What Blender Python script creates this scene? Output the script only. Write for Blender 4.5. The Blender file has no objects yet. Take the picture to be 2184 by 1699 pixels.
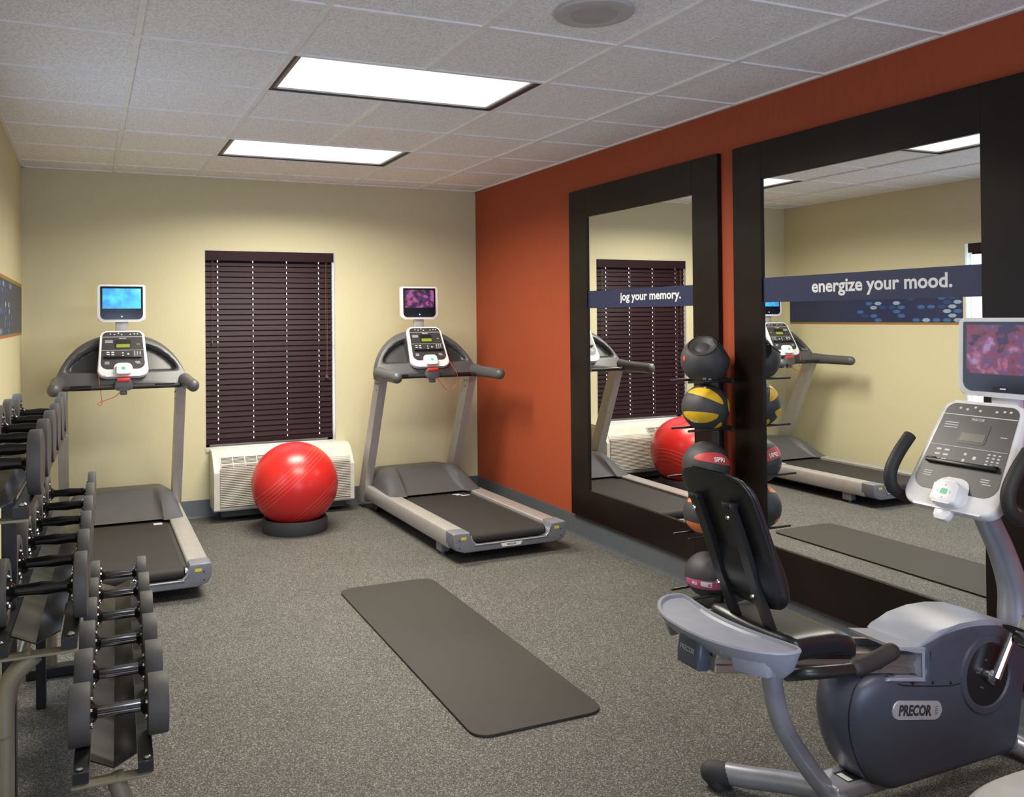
import bpy, bmesh, math, random
from mathutils import Vector, Matrix
R_ = math.radians
random.seed(7)
SC = bpy.context.scene
COL = SC.collection

# ------------------------------------------------------------------ camera
cam = bpy.data.cameras.new('camera'); camo = bpy.data.objects.new('camera', cam); COL.objects.link(camo)
SC.camera = camo
cam.sensor_fit = 'HORIZONTAL'; cam.sensor_width = 36.0
cam.lens = 1840.15 / 2184 * 36.0
cam.shift_x = (1092 - 985.36) / 2184
cam.shift_y = -(849.5 - 659.02) / 2184
cam.clip_start = 0.02
cr = Vector((0.91766381, -0.39726735, -0.00847326)); cu = Vector((0.00387147, -0.01238419, 0.99991582))
cf = Vector((0.39733884, 0.91761936, 0.00982652))
CZ = 1.5387
mw = Matrix((cr, cu, -cf)).transposed().to_4x4(); mw.translation = (0, 0, CZ)
camo.matrix_world = mw

# ------------------------------------------------------------------ world, light, exposure
w = bpy.data.worlds.new('world'); SC.world = w; w.use_nodes = True
bg = w.node_tree.nodes['Background']; bg.inputs[0].default_value = (0.62, 0.78, 1.0, 1); bg.inputs[1].default_value = 8.0
SC.view_settings.view_transform = 'Standard'; SC.view_settings.look = 'None'
SC.view_settings.exposure = 0.0; SC.view_settings.gamma = 1.0

def area_light(name, loc, size, power, color, direction=(0, 0, -1), spread=180):
    l = bpy.data.lights.new(name, 'AREA'); l.shape = 'RECTANGLE'; l.size, l.size_y = size
    l.energy = power; l.color = color; l.spread = R_(spread)
    o = bpy.data.objects.new(name, l); COL.objects.link(o); o.location = loc
    o.rotation_euler = Vector(direction).to_track_quat('-Z', 'Y').to_euler()
    return o
WARM = (1.0, 0.93, 0.80)
area_light('ceiling_lamp_light', (1.4, 3.915, 2.645), (1.14, 0.54), 68, WARM, spread=156)
area_light('ceiling_lamp_light', (1.4, 5.745, 2.645), (1.14, 0.54), 66, WARM, spread=156)
area_light('ceiling_lamp_light', (1.4, 0.26, 2.645), (1.14, 0.54), 34, WARM, spread=156)  # added lamp, out of view, to light the near objects
# daylight panel added behind the camera, no window there; another at the left window
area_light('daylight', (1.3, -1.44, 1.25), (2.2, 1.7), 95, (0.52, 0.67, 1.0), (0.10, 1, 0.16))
area_light('daylight', (-0.425, 4.40, 1.35), (0.95, 1.35), 11, (0.60, 0.74, 1.0), (1, 0, 0))

XR, YB, XL, ZC, YF = 3.1592, 6.9765, -0.4414, 2.6555, -1.5

# ------------------------------------------------------------------ materials
MATS = {}
def mat(name, col=(0.5, 0.5, 0.5), rough=0.5, metal=0.0, spec=0.5, noise=None, bump=None, emit=None, coat=0.0, vary=None):
    if name in MATS: return MATS[name]
    m = bpy.data.materials.new(name); m.use_nodes = True; MATS[name] = m
    nt = m.node_tree; b = nt.nodes['Principled BSDF']
    b.inputs['Base Color'].default_value = (*col, 1); b.inputs['Roughness'].default_value = rough
    b.inputs['Metallic'].default_value = metal; b.inputs['Specular IOR Level'].default_value = spec
    b.inputs['Coat Weight'].default_value = coat
    tc = nt.nodes.new('ShaderNodeTexCoord')
    n = nt.nodes.new('ShaderNodeTexNoise'); n.inputs['Scale'].default_value = (noise or (18,))[0]
    n.inputs['Detail'].default_value = 4
    nt.links.new(tc.outputs['Object'], n.inputs['Vector'])
    v = vary if vary is not None else 0.06
    r = nt.nodes.new('ShaderNodeMapRange'); r.inputs['To Min'].default_value = 1 - v; r.inputs['To Max'].default_value = 1 + v
    r.inputs['From Min'].default_value = 0.3; r.inputs['From Max'].default_value = 0.7
    nt.links.new(n.outputs['Fac'], r.inputs['Value'])
    mx = nt.nodes.new('ShaderNodeVectorMath'); mx.operation = 'SCALE'; mx.inputs[0].default_value = col
    nt.links.new(r.outputs[0], mx.inputs['Scale']); nt.links.new(mx.outputs[0], b.inputs['Base Color'])
    if bump:
        n2 = nt.nodes.new('ShaderNodeTexNoise'); n2.inputs['Scale'].default_value = bump[0]; n2.inputs['Detail'].default_value = 3
        nt.links.new(tc.outputs['Object'], n2.inputs['Vector'])
        bp = nt.nodes.new('ShaderNodeBump'); bp.inputs['Strength'].default_value = bump[1]; bp.inputs['Distance'].default_value = bump[2]
        nt.links.new(n2.outputs['Fac'], bp.inputs['Height']); nt.links.new(bp.outputs[0], b.inputs['Normal'])
    if emit:
        b.inputs['Emission Color'].default_value = (*emit[:3], 1); b.inputs['Emission Strength'].default_value = emit[3]
    return m

def wall_mat(name, col, stretch, strength=0.12, vary=0.05):
    m = bpy.data.materials.new(name); m.use_nodes = True; nt = m.node_tree; b = nt.nodes['Principled BSDF']
    tc = nt.nodes.new('ShaderNodeTexCoord'); mp = nt.nodes.new('ShaderNodeMapping'); mp.inputs['Scale'].default_value = stretch
    nt.links.new(tc.outputs['Object'], mp.inputs['Vector'])
    n = nt.nodes.new('ShaderNodeTexNoise'); n.inputs['Scale'].default_value = 1.0; n.inputs['Detail'].default_value = 5
    nt.links.new(mp.outputs[0], n.inputs['Vector'])
    r = nt.nodes.new('ShaderNodeMapRange'); r.inputs['From Min'].default_value = 0.3; r.inputs['From Max'].default_value = 0.7
    r.inputs['To Min'].default_value = 1 - vary; r.inputs['To Max'].default_value = 1 + vary
    nt.links.new(n.outputs['Fac'], r.inputs['Value'])
    mx = nt.nodes.new('ShaderNodeVectorMath'); mx.operation = 'SCALE'; mx.inputs[0].default_value = col
    nt.links.new(r.outputs[0], mx.inputs['Scale']); nt.links.new(mx.outputs[0], b.inputs['Base Color'])
    bp = nt.nodes.new('ShaderNodeBump'); bp.inputs['Strength'].default_value = strength; bp.inputs['Distance'].default_value = 0.002
    nt.links.new(n.outputs['Fac'], bp.inputs['Height']); nt.links.new(bp.outputs[0], b.inputs['Normal'])
    b.inputs['Roughness'].default_value = 0.62; b.inputs['Specular IOR Level'].default_value = 0.3
    return m

def speckle_mat(name, base, flecks, scale, rough=0.7):
    m = bpy.data.materials.new(name); m.use_nodes = True; nt = m.node_tree; b = nt.nodes['Principled BSDF']
    tc = nt.nodes.new('ShaderNodeTexCoord')
    v = nt.nodes.new('ShaderNodeTexVoronoi'); v.inputs['Scale'].default_value = scale
    nt.links.new(tc.outputs['Object'], v.inputs['Vector'])
    sep = nt.nodes.new('ShaderNodeSeparateColor'); nt.links.new(v.outputs['Color'], sep.inputs[0])
    cr_ = nt.nodes.new('ShaderNodeValToRGB'); e = cr_.color_ramp; e.interpolation = 'CONSTANT'
    e.elements[0].position = 0; e.elements[0].color = (*base, 1)
    e.elements[1].position = flecks[0][0]; e.elements[1].color = (*flecks[0][1], 1)
    for p, c in flecks[1:]:
        q = e.elements.new(p); q.color = (*c, 1)
    nt.links.new(sep.outputs[0], cr_.inputs[0])
    n = nt.nodes.new('ShaderNodeTexNoise'); n.inputs['Scale'].default_value = 2.2; n.inputs['Detail'].default_value = 4
    nt.links.new(tc.outputs['Object'], n.inputs['Vector'])
    r = nt.nodes.new('ShaderNodeMapRange'); r.inputs['From Min'].default_value = 0.3; r.inputs['From Max'].default_value = 0.7
    r.inputs['To Min'].default_value = 0.92; r.inputs['To Max'].default_value = 1.08
    nt.links.new(n.outputs['Fac'], r.inputs['Value'])
    mx = nt.nodes.new('ShaderNodeVectorMath'); mx.operation = 'SCALE'
    nt.links.new(cr_.outputs[0], mx.inputs[0]); nt.links.new(r.outputs[0], mx.inputs['Scale'])
    nt.links.new(mx.outputs[0], b.inputs['Base Color'])
    b.inputs['Roughness'].default_value = rough; b.inputs['Specular IOR Level'].default_value = 0.25
    return m

def screen_mat(name, stops, scale, strength, off=(0, 0, 0)):
    m = bpy.data.materials.new(name); m.use_nodes = True; nt = m.node_tree; b = nt.nodes['Principled BSDF']
    tc = nt.nodes.new('ShaderNodeTexCoord'); mp = nt.nodes.new('ShaderNodeMapping'); mp.inputs['Location'].default_value = off
    nt.links.new(tc.outputs['Object'], mp.inputs['Vector'])
    n = nt.nodes.new('ShaderNodeTexNoise'); n.inputs['Scale'].default_value = scale; n.inputs['Detail'].default_value = 2
    nt.links.new(mp.outputs[0], n.inputs['Vector'])
    r = nt.nodes.new('ShaderNodeValToRGB'); e = r.color_ramp
    e.elements[0].position = stops[0][0]; e.elements[0].color = (*stops[0][1], 1)
    e.elements[1].position = stops[1][0]; e.elements[1].color = (*stops[1][1], 1)
    for p, c in stops[2:]: e.elements.new(p).color = (*c, 1)
    nt.links.new(n.outputs['Fac'], r.inputs[0])
    nt.links.new(r.outputs[0], b.inputs['Emission Color']); b.inputs['Emission Strength'].default_value = strength
    b.inputs['Base Color'].default_value = (0.01, 0.01, 0.01, 1); b.inputs['Roughness'].default_value = 0.2
    return m

M_WALL = wall_mat('cream wallpaper', (0.64, 0.595, 0.38), (70, 70, 20), 0.08, 0.014)
M_RED = wall_mat('orange red wallpaper', (0.35, 0.066, 0.024), (70, 70, 8), 0.12, 0.05)
M_JAMB = mat('cream window jamb paint', (0.60, 0.56, 0.43), 0.5)
M_FLOOR = speckle_mat('speckled rubber floor', (0.050, 0.048, 0.046), [(0.42, (0.093, 0.089, 0.080)), (0.70, (0.155, 0.148, 0.130)), (0.90, (0.27, 0.255, 0.22))], 290, 0.66)
M_BASE = mat('blue grey rubber baseboard', (0.072, 0.082, 0.092), 0.45)
M_TILE = wall_mat('mineral ceiling tile', (0.90, 0.89, 0.88), (125, 125, 125), 0.7, 0.24)
M_TBAR = mat('white painted ceiling rail', (0.90, 0.88, 0.86), 0.4)
M_FRAME = mat('dark espresso wood frame', (0.010, 0.0055, 0.004), 0.36, spec=0.25, noise=(6,), vary=0.25)
M_MIRROR = mat('mirror glass', (0.90, 0.92, 0.91), 0.005, 1.0, vary=0.0)
M_NAVY = mat('navy vinyl', (0.022, 0.030, 0.085), 0.4)
M_WHITE = mat('white vinyl', (0.80, 0.80, 0.80), 0.5)
M_BLACKP = mat('black plastic', (0.012, 0.012, 0.013), 0.35)
M_RUBBER = mat('black rubber', (0.035, 0.035, 0.037), 0.7)
M_GRIP = mat('black foam grip', (0.018, 0.017, 0.017), 0.6, bump=(300, 0.2, 0.002))
M_COWL = mat('dark grey moulded plastic', (0.082, 0.082, 0.085), 0.42, bump=(500, 0.08, 0.001))
M_COWLD = mat('charcoal moulded plastic', (0.035, 0.036, 0.038), 0.38)
M_SILVER = mat('silver painted aluminium', (0.42, 0.40, 0.38), 0.38, 0.35)
M_ENDCAP = mat('blue grey end cap plastic', (0.17, 0.175, 0.20), 0.42)
M_BELT = mat('black treadmill belt', (0.022, 0.019, 0.017), 0.72, bump=(400, 0.15, 0.001))
M_BEZEL = mat('white console plastic', (0.76, 0.76, 0.77), 0.32, coat=0.2)
M_PANEL = mat('dark console overlay', (0.042, 0.041, 0.042), 0.35)
M_PANELG = mat('grey console overlay', (0.034, 0.034, 0.035), 0.4)
M_PRINT = mat('white printed marks', (0.62, 0.62, 0.62), 0.5)
M_YELLOW = mat('yellow sticker', (0.62, 0.55, 0.04), 0.5)
M_LCD = mat('green display', (0.18, 0.24, 0.02), 0.3, emit=(0.25, 0.34, 0.03, 0.35))
M_LCDOFF = mat('dull display', (0.09, 0.075, 0.06), 0.3)
M_GREEN = mat('green pictogram', (0.05, 0.50, 0.22), 0.4)
M_REDP = mat('red stop button', (0.62, 0.035, 0.02), 0.35)
M_CORD = mat('red cord', (0.55, 0.05, 0.03), 0.5)
M_GLASSBLK = mat('black glossy glass', (0.006, 0.006, 0.010), 0.12)
M_LED = mat('blue status light', (0.2, 0.2, 1.0), 0.3, emit=(0.45, 0.45, 1.0, 6))
M_BLIND = mat('dark burgundy slats', (0.024, 0.0085, 0.012), 0.45, spec=0.16)
M_BLINDC = mat('brown blind cord', (0.16, 0.08, 0.06), 0.6)
M_PTAC = mat('cream enamel plastic', (0.60, 0.57, 0.49), 0.45)
M_PTACD = mat('dark vent interior', (0.06, 0.055, 0.05), 0.6)
M_MATY = mat('taupe foam mat', (0.034, 0.030, 0.0245), 0.75, noise=(1.3,), vary=0.14, bump=(220, 0.15, 0.001))
M_PLATE = mat('grey black rubber weight', (0.070, 0.067, 0.063), 0.62, bump=(200, 0.15, 0.001))
M_CHROME = mat('black chrome', (0.050, 0.048, 0.048), 0.14, 0.85)
M_CHROME2 = mat('bright chrome', (0.72, 0.72, 0.72), 0.15, 1.0)
M_RACK = mat('champagne grey metal', (0.27, 0.245, 0.18), 0.38, 0.45)
M_RACKB = mat('black rack channel', (0.014, 0.014, 0.015), 0.4)
M_TRAYB = mat('glossy black saddle', (0.014, 0.012, 0.011), 0.24, spec=0.5)
M_BIKE = mat('blue grey bike shroud', (0.060, 0.066, 0.090), 0.38)
M_BIKEL = mat('light grey bike plastic', (0.28, 0.295, 0.35), 0.40)
M_BIKEM = mat('silver blue painted steel', (0.34, 0.35, 0.40), 0.30, 0.5)
M_VINYL = mat('black upholstery vinyl', (0.012, 0.013, 0.017), 0.33, spec=0.55, bump=(160, 0.1, 0.001))
M_ALU = mat('brushed aluminium rail', (0.50, 0.46, 0.42), 0.28, 0.9)
M_SPK = mat('off white speaker grille', (0.42, 0.40, 0.39), 0.6)
M_DARKB = mat('dark brown light reveal', (0.02, 0.013, 0.012), 0.4)
M_GREYR = mat('grey metal light trim', (0.30, 0.29, 0.28), 0.35, 0.3)

# ------------------------------------------------------------------ mesh builder
def cat_path(pts, n=8):
    P = [Vector(p) for p in pts]
    if len(P) < 3: return P
    out = []
    for i in range(len(P) - 1):
        p0 = P[max(i - 1, 0)]; p1 = P[i]; p2 = P[i + 1]; p3 = P[min(i + 2, len(P) - 1)]
        for k in range(n):
            t = k / n
            out.append(0.5 * ((2 * p1) + (p2 - p0) * t + (2 * p0 - 5 * p1 + 4 * p2 - p3) * t * t + (3 * p1 - p0 - 3 * p2 + p3) * t ** 3))
    out.append(P[-1]); return out

def rrect(w, h, r, seg=5, w2=None, r2=None):
    """rounded rectangle, bottom width w, top width w2; centred"""
    w2 = w if w2 is None else w2; r2 = r if r2 is None else r2
    pts = []
    for (cx, cy, a0, rr) in ((w / 2 - r, -h / 2 + r, -90, r), (w2 / 2 - r2, h / 2 - r2, 0, r2), (-w2 / 2 + r2, h / 2 - r2, 90, r2), (-w / 2 + r, -h / 2 + r, 180, r)):
        for k in range(seg + 1):
            a = R_(a0 + 90 * k / seg); pts.append((cx + rr * math.cos(a), cy + rr * math.sin(a)))
    return pts

class MB:
    def __init__(s, off=(0, 0, 0)):
        s.bm = bmesh.new(); s.off = Vector(off)
    def _mi(s, faces, mi):
        for f in faces: f.material_index = mi
    def face(s, pts, mi=0, M=None):
        vs = [s.bm.verts.new((M @ Vector(p)) if M else p) for p in pts]
        f = s.bm.faces.new(vs); f.material_index = mi; return f
    def box(s, x0, x1, y0, y1, z0, z1, mi=0, bevel=0, seg=2, M=None):
        r = bmesh.ops.create_cube(s.bm, size=1)
        vs = r['verts']
        for v in vs:
            v.co = Vector(((x0 + x1) / 2 + v.co.x * (x1 - x0), (y0 + y1) / 2 + v.co.y * (y1 - y0), (z0 + z1) / 2 + v.co.z * (z1 - z0)))
        fs = list({f for v in vs for f in v.link_faces}); s._mi(fs, mi)
        if bevel > 0:
            es = list({e for v in vs for e in v.link_edges})
            rb = bmesh.ops.bevel(s.bm, geom=es, offset=bevel, segments=seg, affect='EDGES', profile=0.5)
            vs = list({v for f in rb['faces'] for v in f.verts} | {v for v in vs if v.is_valid})
            s._mi(rb['faces'], mi)
        if M:
            for v in vs: v.co = M @ v.co
        return s
    def prism(s, outline, z0, z1, mi=0, M=None, bevel=0, seg=2, side_mi=None):
        """outline in local xy, extruded along local z"""
        n = len(outline)
        a = [s.bm.verts.new((p[0], p[1], z0)) for p in outline]; b = [s.bm.verts.new((p[0], p[1], z1)) for p in outline]
        fa = s.bm.faces.new(a[::-1]); fb = s.bm.faces.new(b)
        sd = [s.bm.faces.new((a[i], a[(i + 1) % n], b[(i + 1) % n], b[i])) for i in range(n)]
        s._mi([fa, fb], mi); s._mi(sd, mi if side_mi is None else side_mi)
        vs = a + b
        if bevel > 0:
            es = list(fa.edges) + list(fb.edges)
            rb = bmesh.ops.bevel(s.bm, geom=es, offset=bevel, segments=seg, affect='EDGES', profile=0.5, clamp_overlap=True)
            s._mi(rb['faces'], mi)
            vs = list({v for f in rb['faces'] for v in f.verts} | {v for v in vs if v.is_valid} | {v for f in sd if f.is_valid for v in f.verts} | {v for f in (fa, fb) if f.is_valid for v in f.verts})
        if M:
            for v in vs: v.co = M @ v.co
        return s
    def loft(s, rings, mi=0, closed=True, caps=True, M=None):
        R = [[s.bm.verts.new((M @ Vector(p)) if M else p) for p in r] for r in rings]
        n = len(R[0])
        for i in range(len(R) - 1):
            for j in range(n if closed else n - 1):
                k = (j + 1) % n
                try: s.bm.faces.new((R[i][j], R[i][k], R[i + 1][k], R[i + 1][j])).material_index = mi
                except ValueError: pass
        if caps and closed:
            for r in (R[0][::-1], R[-1]):
                try: s.bm.faces.new(r).material_index = mi
                except ValueError: pass
        return s
    def tube(s, pts, r, seg=12, mi=0, smooth=0, radii=None, round_end=False, flat=None, M=None):
        P = cat_path(pts, smooth) if smooth else [Vector(p) for p in pts]
        n = len(P)
        rad = radii if radii and len(radii) == n else ([r] * n if not radii else [radii[min(int(i / (n - 1) * (len(radii) - 1)), len(radii) - 2)] * (1 - (i / (n - 1) * (len(radii) - 1)) % 1 if i < n - 1 else 0) + radii[min(int(i / (n - 1) * (len(radii) - 1)), len(radii) - 2) + 1] * ((i / (n - 1) * (len(radii) - 1)) % 1 if i < n - 1 else 1) for i in range(n)])
        tang = [(P[min(i + 1, n - 1)] - P[max(i - 1, 0)]).normalized() for i in range(n)]
        up = Vector((0, 0, 1)) if abs(tang[0].z) < 0.9 else Vector((1, 0, 0))
        rings = []
        nrm = (up - tang[0] * up.dot(tang[0])).normalized()
        def ring(c, t, nr, q):
            bn = t.cross(nr)
            fl = flat or 1.0
            return [c + (nr * math.cos(2 * math.pi * k / seg) * q + bn * math.sin(2 * math.pi * k / seg) * q * fl) for k in range(seg)]
        if round_end:
            for a in (75, 50, 25): rings.append(ring(P[0] - tang[0] * rad[0] * math.sin(R_(a)), tang[0], nrm, rad[0] * math.cos(R_(a))))
        for i in range(n):
            if i: nrm = (nrm - tang[i] * nrm.dot(tang[i])).normalized()
            rings.append(ring(P[i], tang[i], nrm, rad[i]))
        if round_end:
            for a in (25, 50, 75): rings.append(ring(P[-1] + tang[-1] * rad[-1] * math.sin(R_(a)), tang[-1], nrm, rad[-1] * math.cos(R_(a))))
        return s.loft(rings, mi, M=M)
    def lathe(s, prof, M=None, seg=32, mi=0, caps=True):
        """prof: (radius, height) along local z"""
        return s.loft([[Vector((r * math.cos(2 * math.pi * k / seg), r * math.sin(2 * math.pi * k / seg), h)) for k in range(seg)] for r, h in prof], mi, M=M, caps=caps)
    def grid(s, fn, nu, nv, mi=0, mifn=None, close_u=False):
        V = [[s.bm.verts.new(fn(i / nu, j / nv)) for j in range(nv + 1)] for i in range(nu + 1)]
        for i in range(nu):
            for j in range(nv):
                f = s.bm.faces.new((V[i][j], V[i + 1][j], V[i + 1][j + 1], V[i][j + 1]))
                f.material_index = mifn((i + .5) / nu, (j + .5) / nv) if mifn else mi
        return s
    def sphere(s, c, r, mi=0, seg=32, rings=16, scale=(1, 1, 1)):
        q = bmesh.ops.create_uvsphere(s.bm, u_segments=seg, v_segments=rings, radius=r)
        for v in q['verts']: v.co = Vector((v.co.x * scale[0], v.co.y * scale[1], v.co.z * scale[2])) + Vector(c)
        s._mi({f for v in q['verts'] for f in v.link_faces}, mi); return s
    def text(s, body, width, M, height=None, mi=0, bold=0.0, thick=0.0004):
        cu_ = bpy.data.curves.new('t', 'FONT'); cu_.body = body; cu_.size = 1; cu_.offset = bold; cu_.extrude = 0.0; cu_.resolution_u = 3
        o = bpy.data.objects.new('t', cu_); COL.objects.link(o)
        dg = bpy.context.evaluated_depsgraph_get(); me = bpy.data.meshes.new_from_object(o.evaluated_get(dg))
        xs = [v.co.x for v in me.vertices]; ys = [v.co.y for v in me.vertices]
        x0, x1, y0, y1 = min(xs), max(xs), min(ys), max(ys)
        sx = width / (x1 - x0); sy = height / (y1 - y0) if height else sx
        n0 = len(s.bm.verts); f0 = len(s.bm.faces)
        s.bm.from_mesh(me); s.bm.verts.ensure_lookup_table(); s.bm.faces.ensure_lookup_table()
        for v in s.bm.verts[n0:]:
            v.co = M @ Vector(((v.co.x - (x0 + x1) / 2) * sx, (v.co.y - (y0 + y1) / 2) * sy, 0))
        for f in s.bm.faces[f0:]: f.material_index = mi
        bpy.data.objects.remove(o); bpy.data.curves.remove(cu_); bpy.data.meshes.remove(me)
        return s
    def build(s, name, mats, parent=None, smooth=35, flip=False, recalc=True):
        bm = s.bm
        if s.off.length: 
            for v in bm.verts: v.co -= s.off
        bmesh.ops.remove_doubles(bm, verts=bm.verts, dist=1e-6)
        if recalc: bmesh.ops.recalc_face_normals(bm, faces=bm.faces)
        me = bpy.data.meshes.new(name); bm.to_mesh(me); bm.free()
        for m in (mats if isinstance(mats, (list, tuple)) else [mats]): me.materials.append(m)
        if smooth:
            for p in me.polygons: p.use_smooth = True
            me.set_sharp_from_angle(angle=R_(smooth))
        o = bpy.data.objects.new(name, me); COL.objects.link(o)
        if parent: o.parent = parent
        else: o.location = s.off
        return o

def tag(o, label, cat, group=None):
    o['label'] = label; o['category'] = cat
    if group: o['group'] = group
    return o
def thing(name, label, cat, loc=(0, 0, 0), rz=0, group=None):
    o = bpy.data.objects.new(name, None); COL.objects.link(o); o.location = loc; o.rotation_euler = (0, 0, rz)
    o.empty_display_size = 0.1
    return tag(o, label, cat, group)
def struct(mb, name, m, parent=None, **k):
    o = mb.build(name, m, parent, **k)
    if not parent: o['kind'] = 'structure'
    return o
def frame(origin, xdir, ydir):
    """matrix with local x, y directions; z = x cross y"""
    x = Vector(xdir).normalized(); y = Vector(ydir).normalized(); z = x.cross(y).normalized(); y = z.cross(x)
    M = Matrix((x, y, z)).transposed().to_4x4(); M.translation = origin
    return M

# ------------------------------------------------------------------ room
GX, GY, T = 0.1811, 2.3917, 0.6096
mb = MB(); mb.box(XL - .15, XR + .15, YF - .15, YB + .15, -0.1, 0); struct(mb, 'floor', M_FLOOR, smooth=0)
# back wall with a recessed window
WX0, WX1, WZ0, WZ1 = 0.825, 1.885, 0.52, 2.093
def wall_with_hole(name, m, u0, u1, h, place):
    """place(u, d, z) -> world; d = depth outward; hole = (a, b, z0, z1)"""
    a, b, z0, z1 = h; q = MB(); D = 0.16
    def blk(ua, ub, za, zb):
        P = [place(u, d, z) for d in (0, D) for u, z in ((ua, za), (ub, za), (ub, zb), (ua, zb))]
        for f in ((0, 1, 2, 3), (7, 6, 5, 4), (0, 4, 5, 1), (1, 5, 6, 2), (2, 6, 7, 3), (3, 7, 4, 0)): q.face([P[i] for i in f])
    blk(u0, a, 0, ZC + .1); blk(b, u1, 0, ZC + .1); blk(a, b, 0, z0); blk(a, b, z1, ZC + .1)
    return struct(q, name, m, smooth=0)
back = lambda u, d, z: (u, YB + d, z)
left = lambda u, d, z: (XL - d, u, z)
wall_with_hole('wall_back', M_WALL, XL, XR, (WX0, WX1, WZ0, WZ1), back)
WY0, WY1 = 3.86, 4.955
wall_with_hole('wall_left', M_WALL, YF - .15, YB + .15, (WY0, WY1, 0.52, 2.132), left)
mb = MB(); mb.box(XR, XR + .15, YF - .15, YB + .15, 0, ZC + .1); struct(mb, 'wall_right', M_RED, smooth=0)
mb = MB(); mb.box(XL, XR, YF - .15, YF, 0, ZC + .1); struct(mb, 'wall_front', M_WALL, smooth=0)

def window(n, u0, u1, z0, z1, place):
    """jamb lining, frame bars and one pane, in the depth of the wall"""
    q = MB(); t = 0.012
    def bx(Q, ua, ub, da, db, za, zb, mi=0):
        P = [place(u, d, z) for d in (da, db) for u, z in ((ua, za), (ub, za), (ub, zb), (ua, zb))]
        for f in ((0, 1, 2, 3), (7, 6, 5, 4), (0, 4, 5, 1), (1, 5, 6, 2), (2, 6, 7, 3), (3, 7, 4, 0)): Q.face([P[i] for i in f], mi)
    bx(q, u0 - .001, u0 + t, .001, .16, z0, z1); bx(q, u1 - t, u1 + .001, .001, .16, z0, z1)
    bx(q, u0 + t, u1 - t, .001, .16, z1 - t, z1 + .001); bx(q, u0 + t, u1 - t, -.012, .16, z0 - .012, z0 + t)
    w_ = struct(q, 'window_%d' % n, M_JAMB, smooth=0)
    q = MB()
    for a, b, c, d in ((u0 + t, u0 + t + .04, z0 + t, z1 - t), (u1 - t - .04, u1 - t, z0 + t, z1 - t), (u0 + t, u1 - t, z0 + t, z0 + t + .04), (u0 + t, u1 - t, z1 - t - .04, z1 - t), (u0 + t, u1 - t, (z0 + z1) / 2 - .02, (z0 + z1) / 2 + .02)):
        bx(q, a, b, .105, .15, c, d)
    q.build('sash', M_JAMB, w_, smooth=0)
    g = bpy.data.materials.get('window glass')
    if not g:
        g = bpy.data.materials.new('window glass'); g.use_nodes = True; nt = g.node_tree; nt.nodes.remove(nt.nodes['Principled BSDF'])
        tr = nt.nodes.new('ShaderNodeBsdfTransparent'); gl = nt.nodes.new('ShaderNodeBsdfGlossy'); gl.inputs['Roughness'].default_value = 0.02
        mx = nt.nodes.new('ShaderNodeMixShader'); mx.inputs[0].default_value = 0.07
        nt.links.new(tr.outputs[0], mx.inputs[1]); nt.links.new(gl.outputs[0], mx.inputs[2]); nt.links.new(mx.outputs[0], nt.nodes['Material Output'].inputs[0])
    q = MB(); bx(q, u0 + t, u1 - t, .126, .130, z0 + t, z1 - t); q.build('glass_pane', g, w_, smooth=0)
    return w_
window(1, WX0, WX1, WZ0, WZ1, back); window(2, WY0, WY1, 0.52, 2.132, left)

def blind(label, place, u0, u1, z0, z1, mirror=False):
    th = thing('window_blind', label, 'blind', place((u0 + u1) / 2, .05, z0))
    off = th.location
    q = MB(off=off)
    def slab(Q, a, b, d0, za, d1, zb, t=.003, mi=0):
        P = [place(u, d, z) for (u, d, z) in ((a, d0, za), (b, d0, za), (b, d1, zb), (a, d1, zb), (a, d0 + t, za), (b, d0 + t, za), (b, d1 + t, zb), (a, d1 + t, zb))]
        for f in ((0, 1, 2, 3), (7, 6, 5, 4), (0, 4, 5, 1), (1, 5, 6, 2), (2, 6, 7, 3), (3, 7, 4, 0)): Q.face([P[i] for i in f], mi)
    pitch = 0.0425; top = z1 - .068; n = int((top - z0 - .03) / pitch) + 1
    L = u1 - u0
    holes = [u0 + L * f for f in (.096, .366, .632, .893)]
    for k in range(n):
        zt = top - k * pitch; zb = zt - .048
        sag = 0
        # lower part whole, upper part split at the cord holes
        zm = zt - .019; dm = .0357
        slab(q, u0, u1, dm, zm, .026, zb)
        segs = [u0] + [v for h in holes for v in (h - .0032, h + .0032)] + [u1]
        for i in range(0, len(segs), 2): slab(q, segs[i], segs[i + 1], dm, zm, .042, zt)
    q.build('slats', M_BLIND, th, smooth=0)
    q = MB(off=off); slab(q, u0, u1, .018, z0, .018, z0 + .028, .03); q.build('bottom_rail', M_BLIND, th, smooth=0)
    q = MB(off=off); slab(q, u0 - .010, u1 + .010, .002, z1 - .075, .002, z1 + .010, .012); q.build('valance', M_BLIND, th, smooth=0)
    q = MB(off=off)
    for h in holes: q.tube([place(h - .006, .022, z1 - .07), place(h - .006, .020, z0 + .02)], .0012, 5)
    q.build('ladder_cords', M_BLINDC, th)
    for us, ln in (((.05, .058), .62), ((.945, .957), .92)):
        q = MB(off=off)
        for j, f in enumerate(us):
            zz = z1 - .09 - ln + j * .28 * (1 if ln < .7 else -.02)
            q.tube([place(u0 + L * f, .012, z1 - .08), place(u0 + L * f, .010, zz)], .0013, 5)
            q.lathe([(.002, 0), (.006, .004), (.006, .02), (.002, .026)], Matrix.Translation(place(u0 + L * f, .010, zz - .02)), 8)
        q.build('pull_cord', M_BLINDC, th)
    return th
blind('dark burgundy slatted blind closed over the window above the air conditioner', back, WX0 + .014, WX1 - .030, 0.56, WZ1 - .013)
blind('dark blind in the left wall window seen only in the mirror', left, WY0 + .02, WY1 - .05, 0.56, 2.118)

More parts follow.
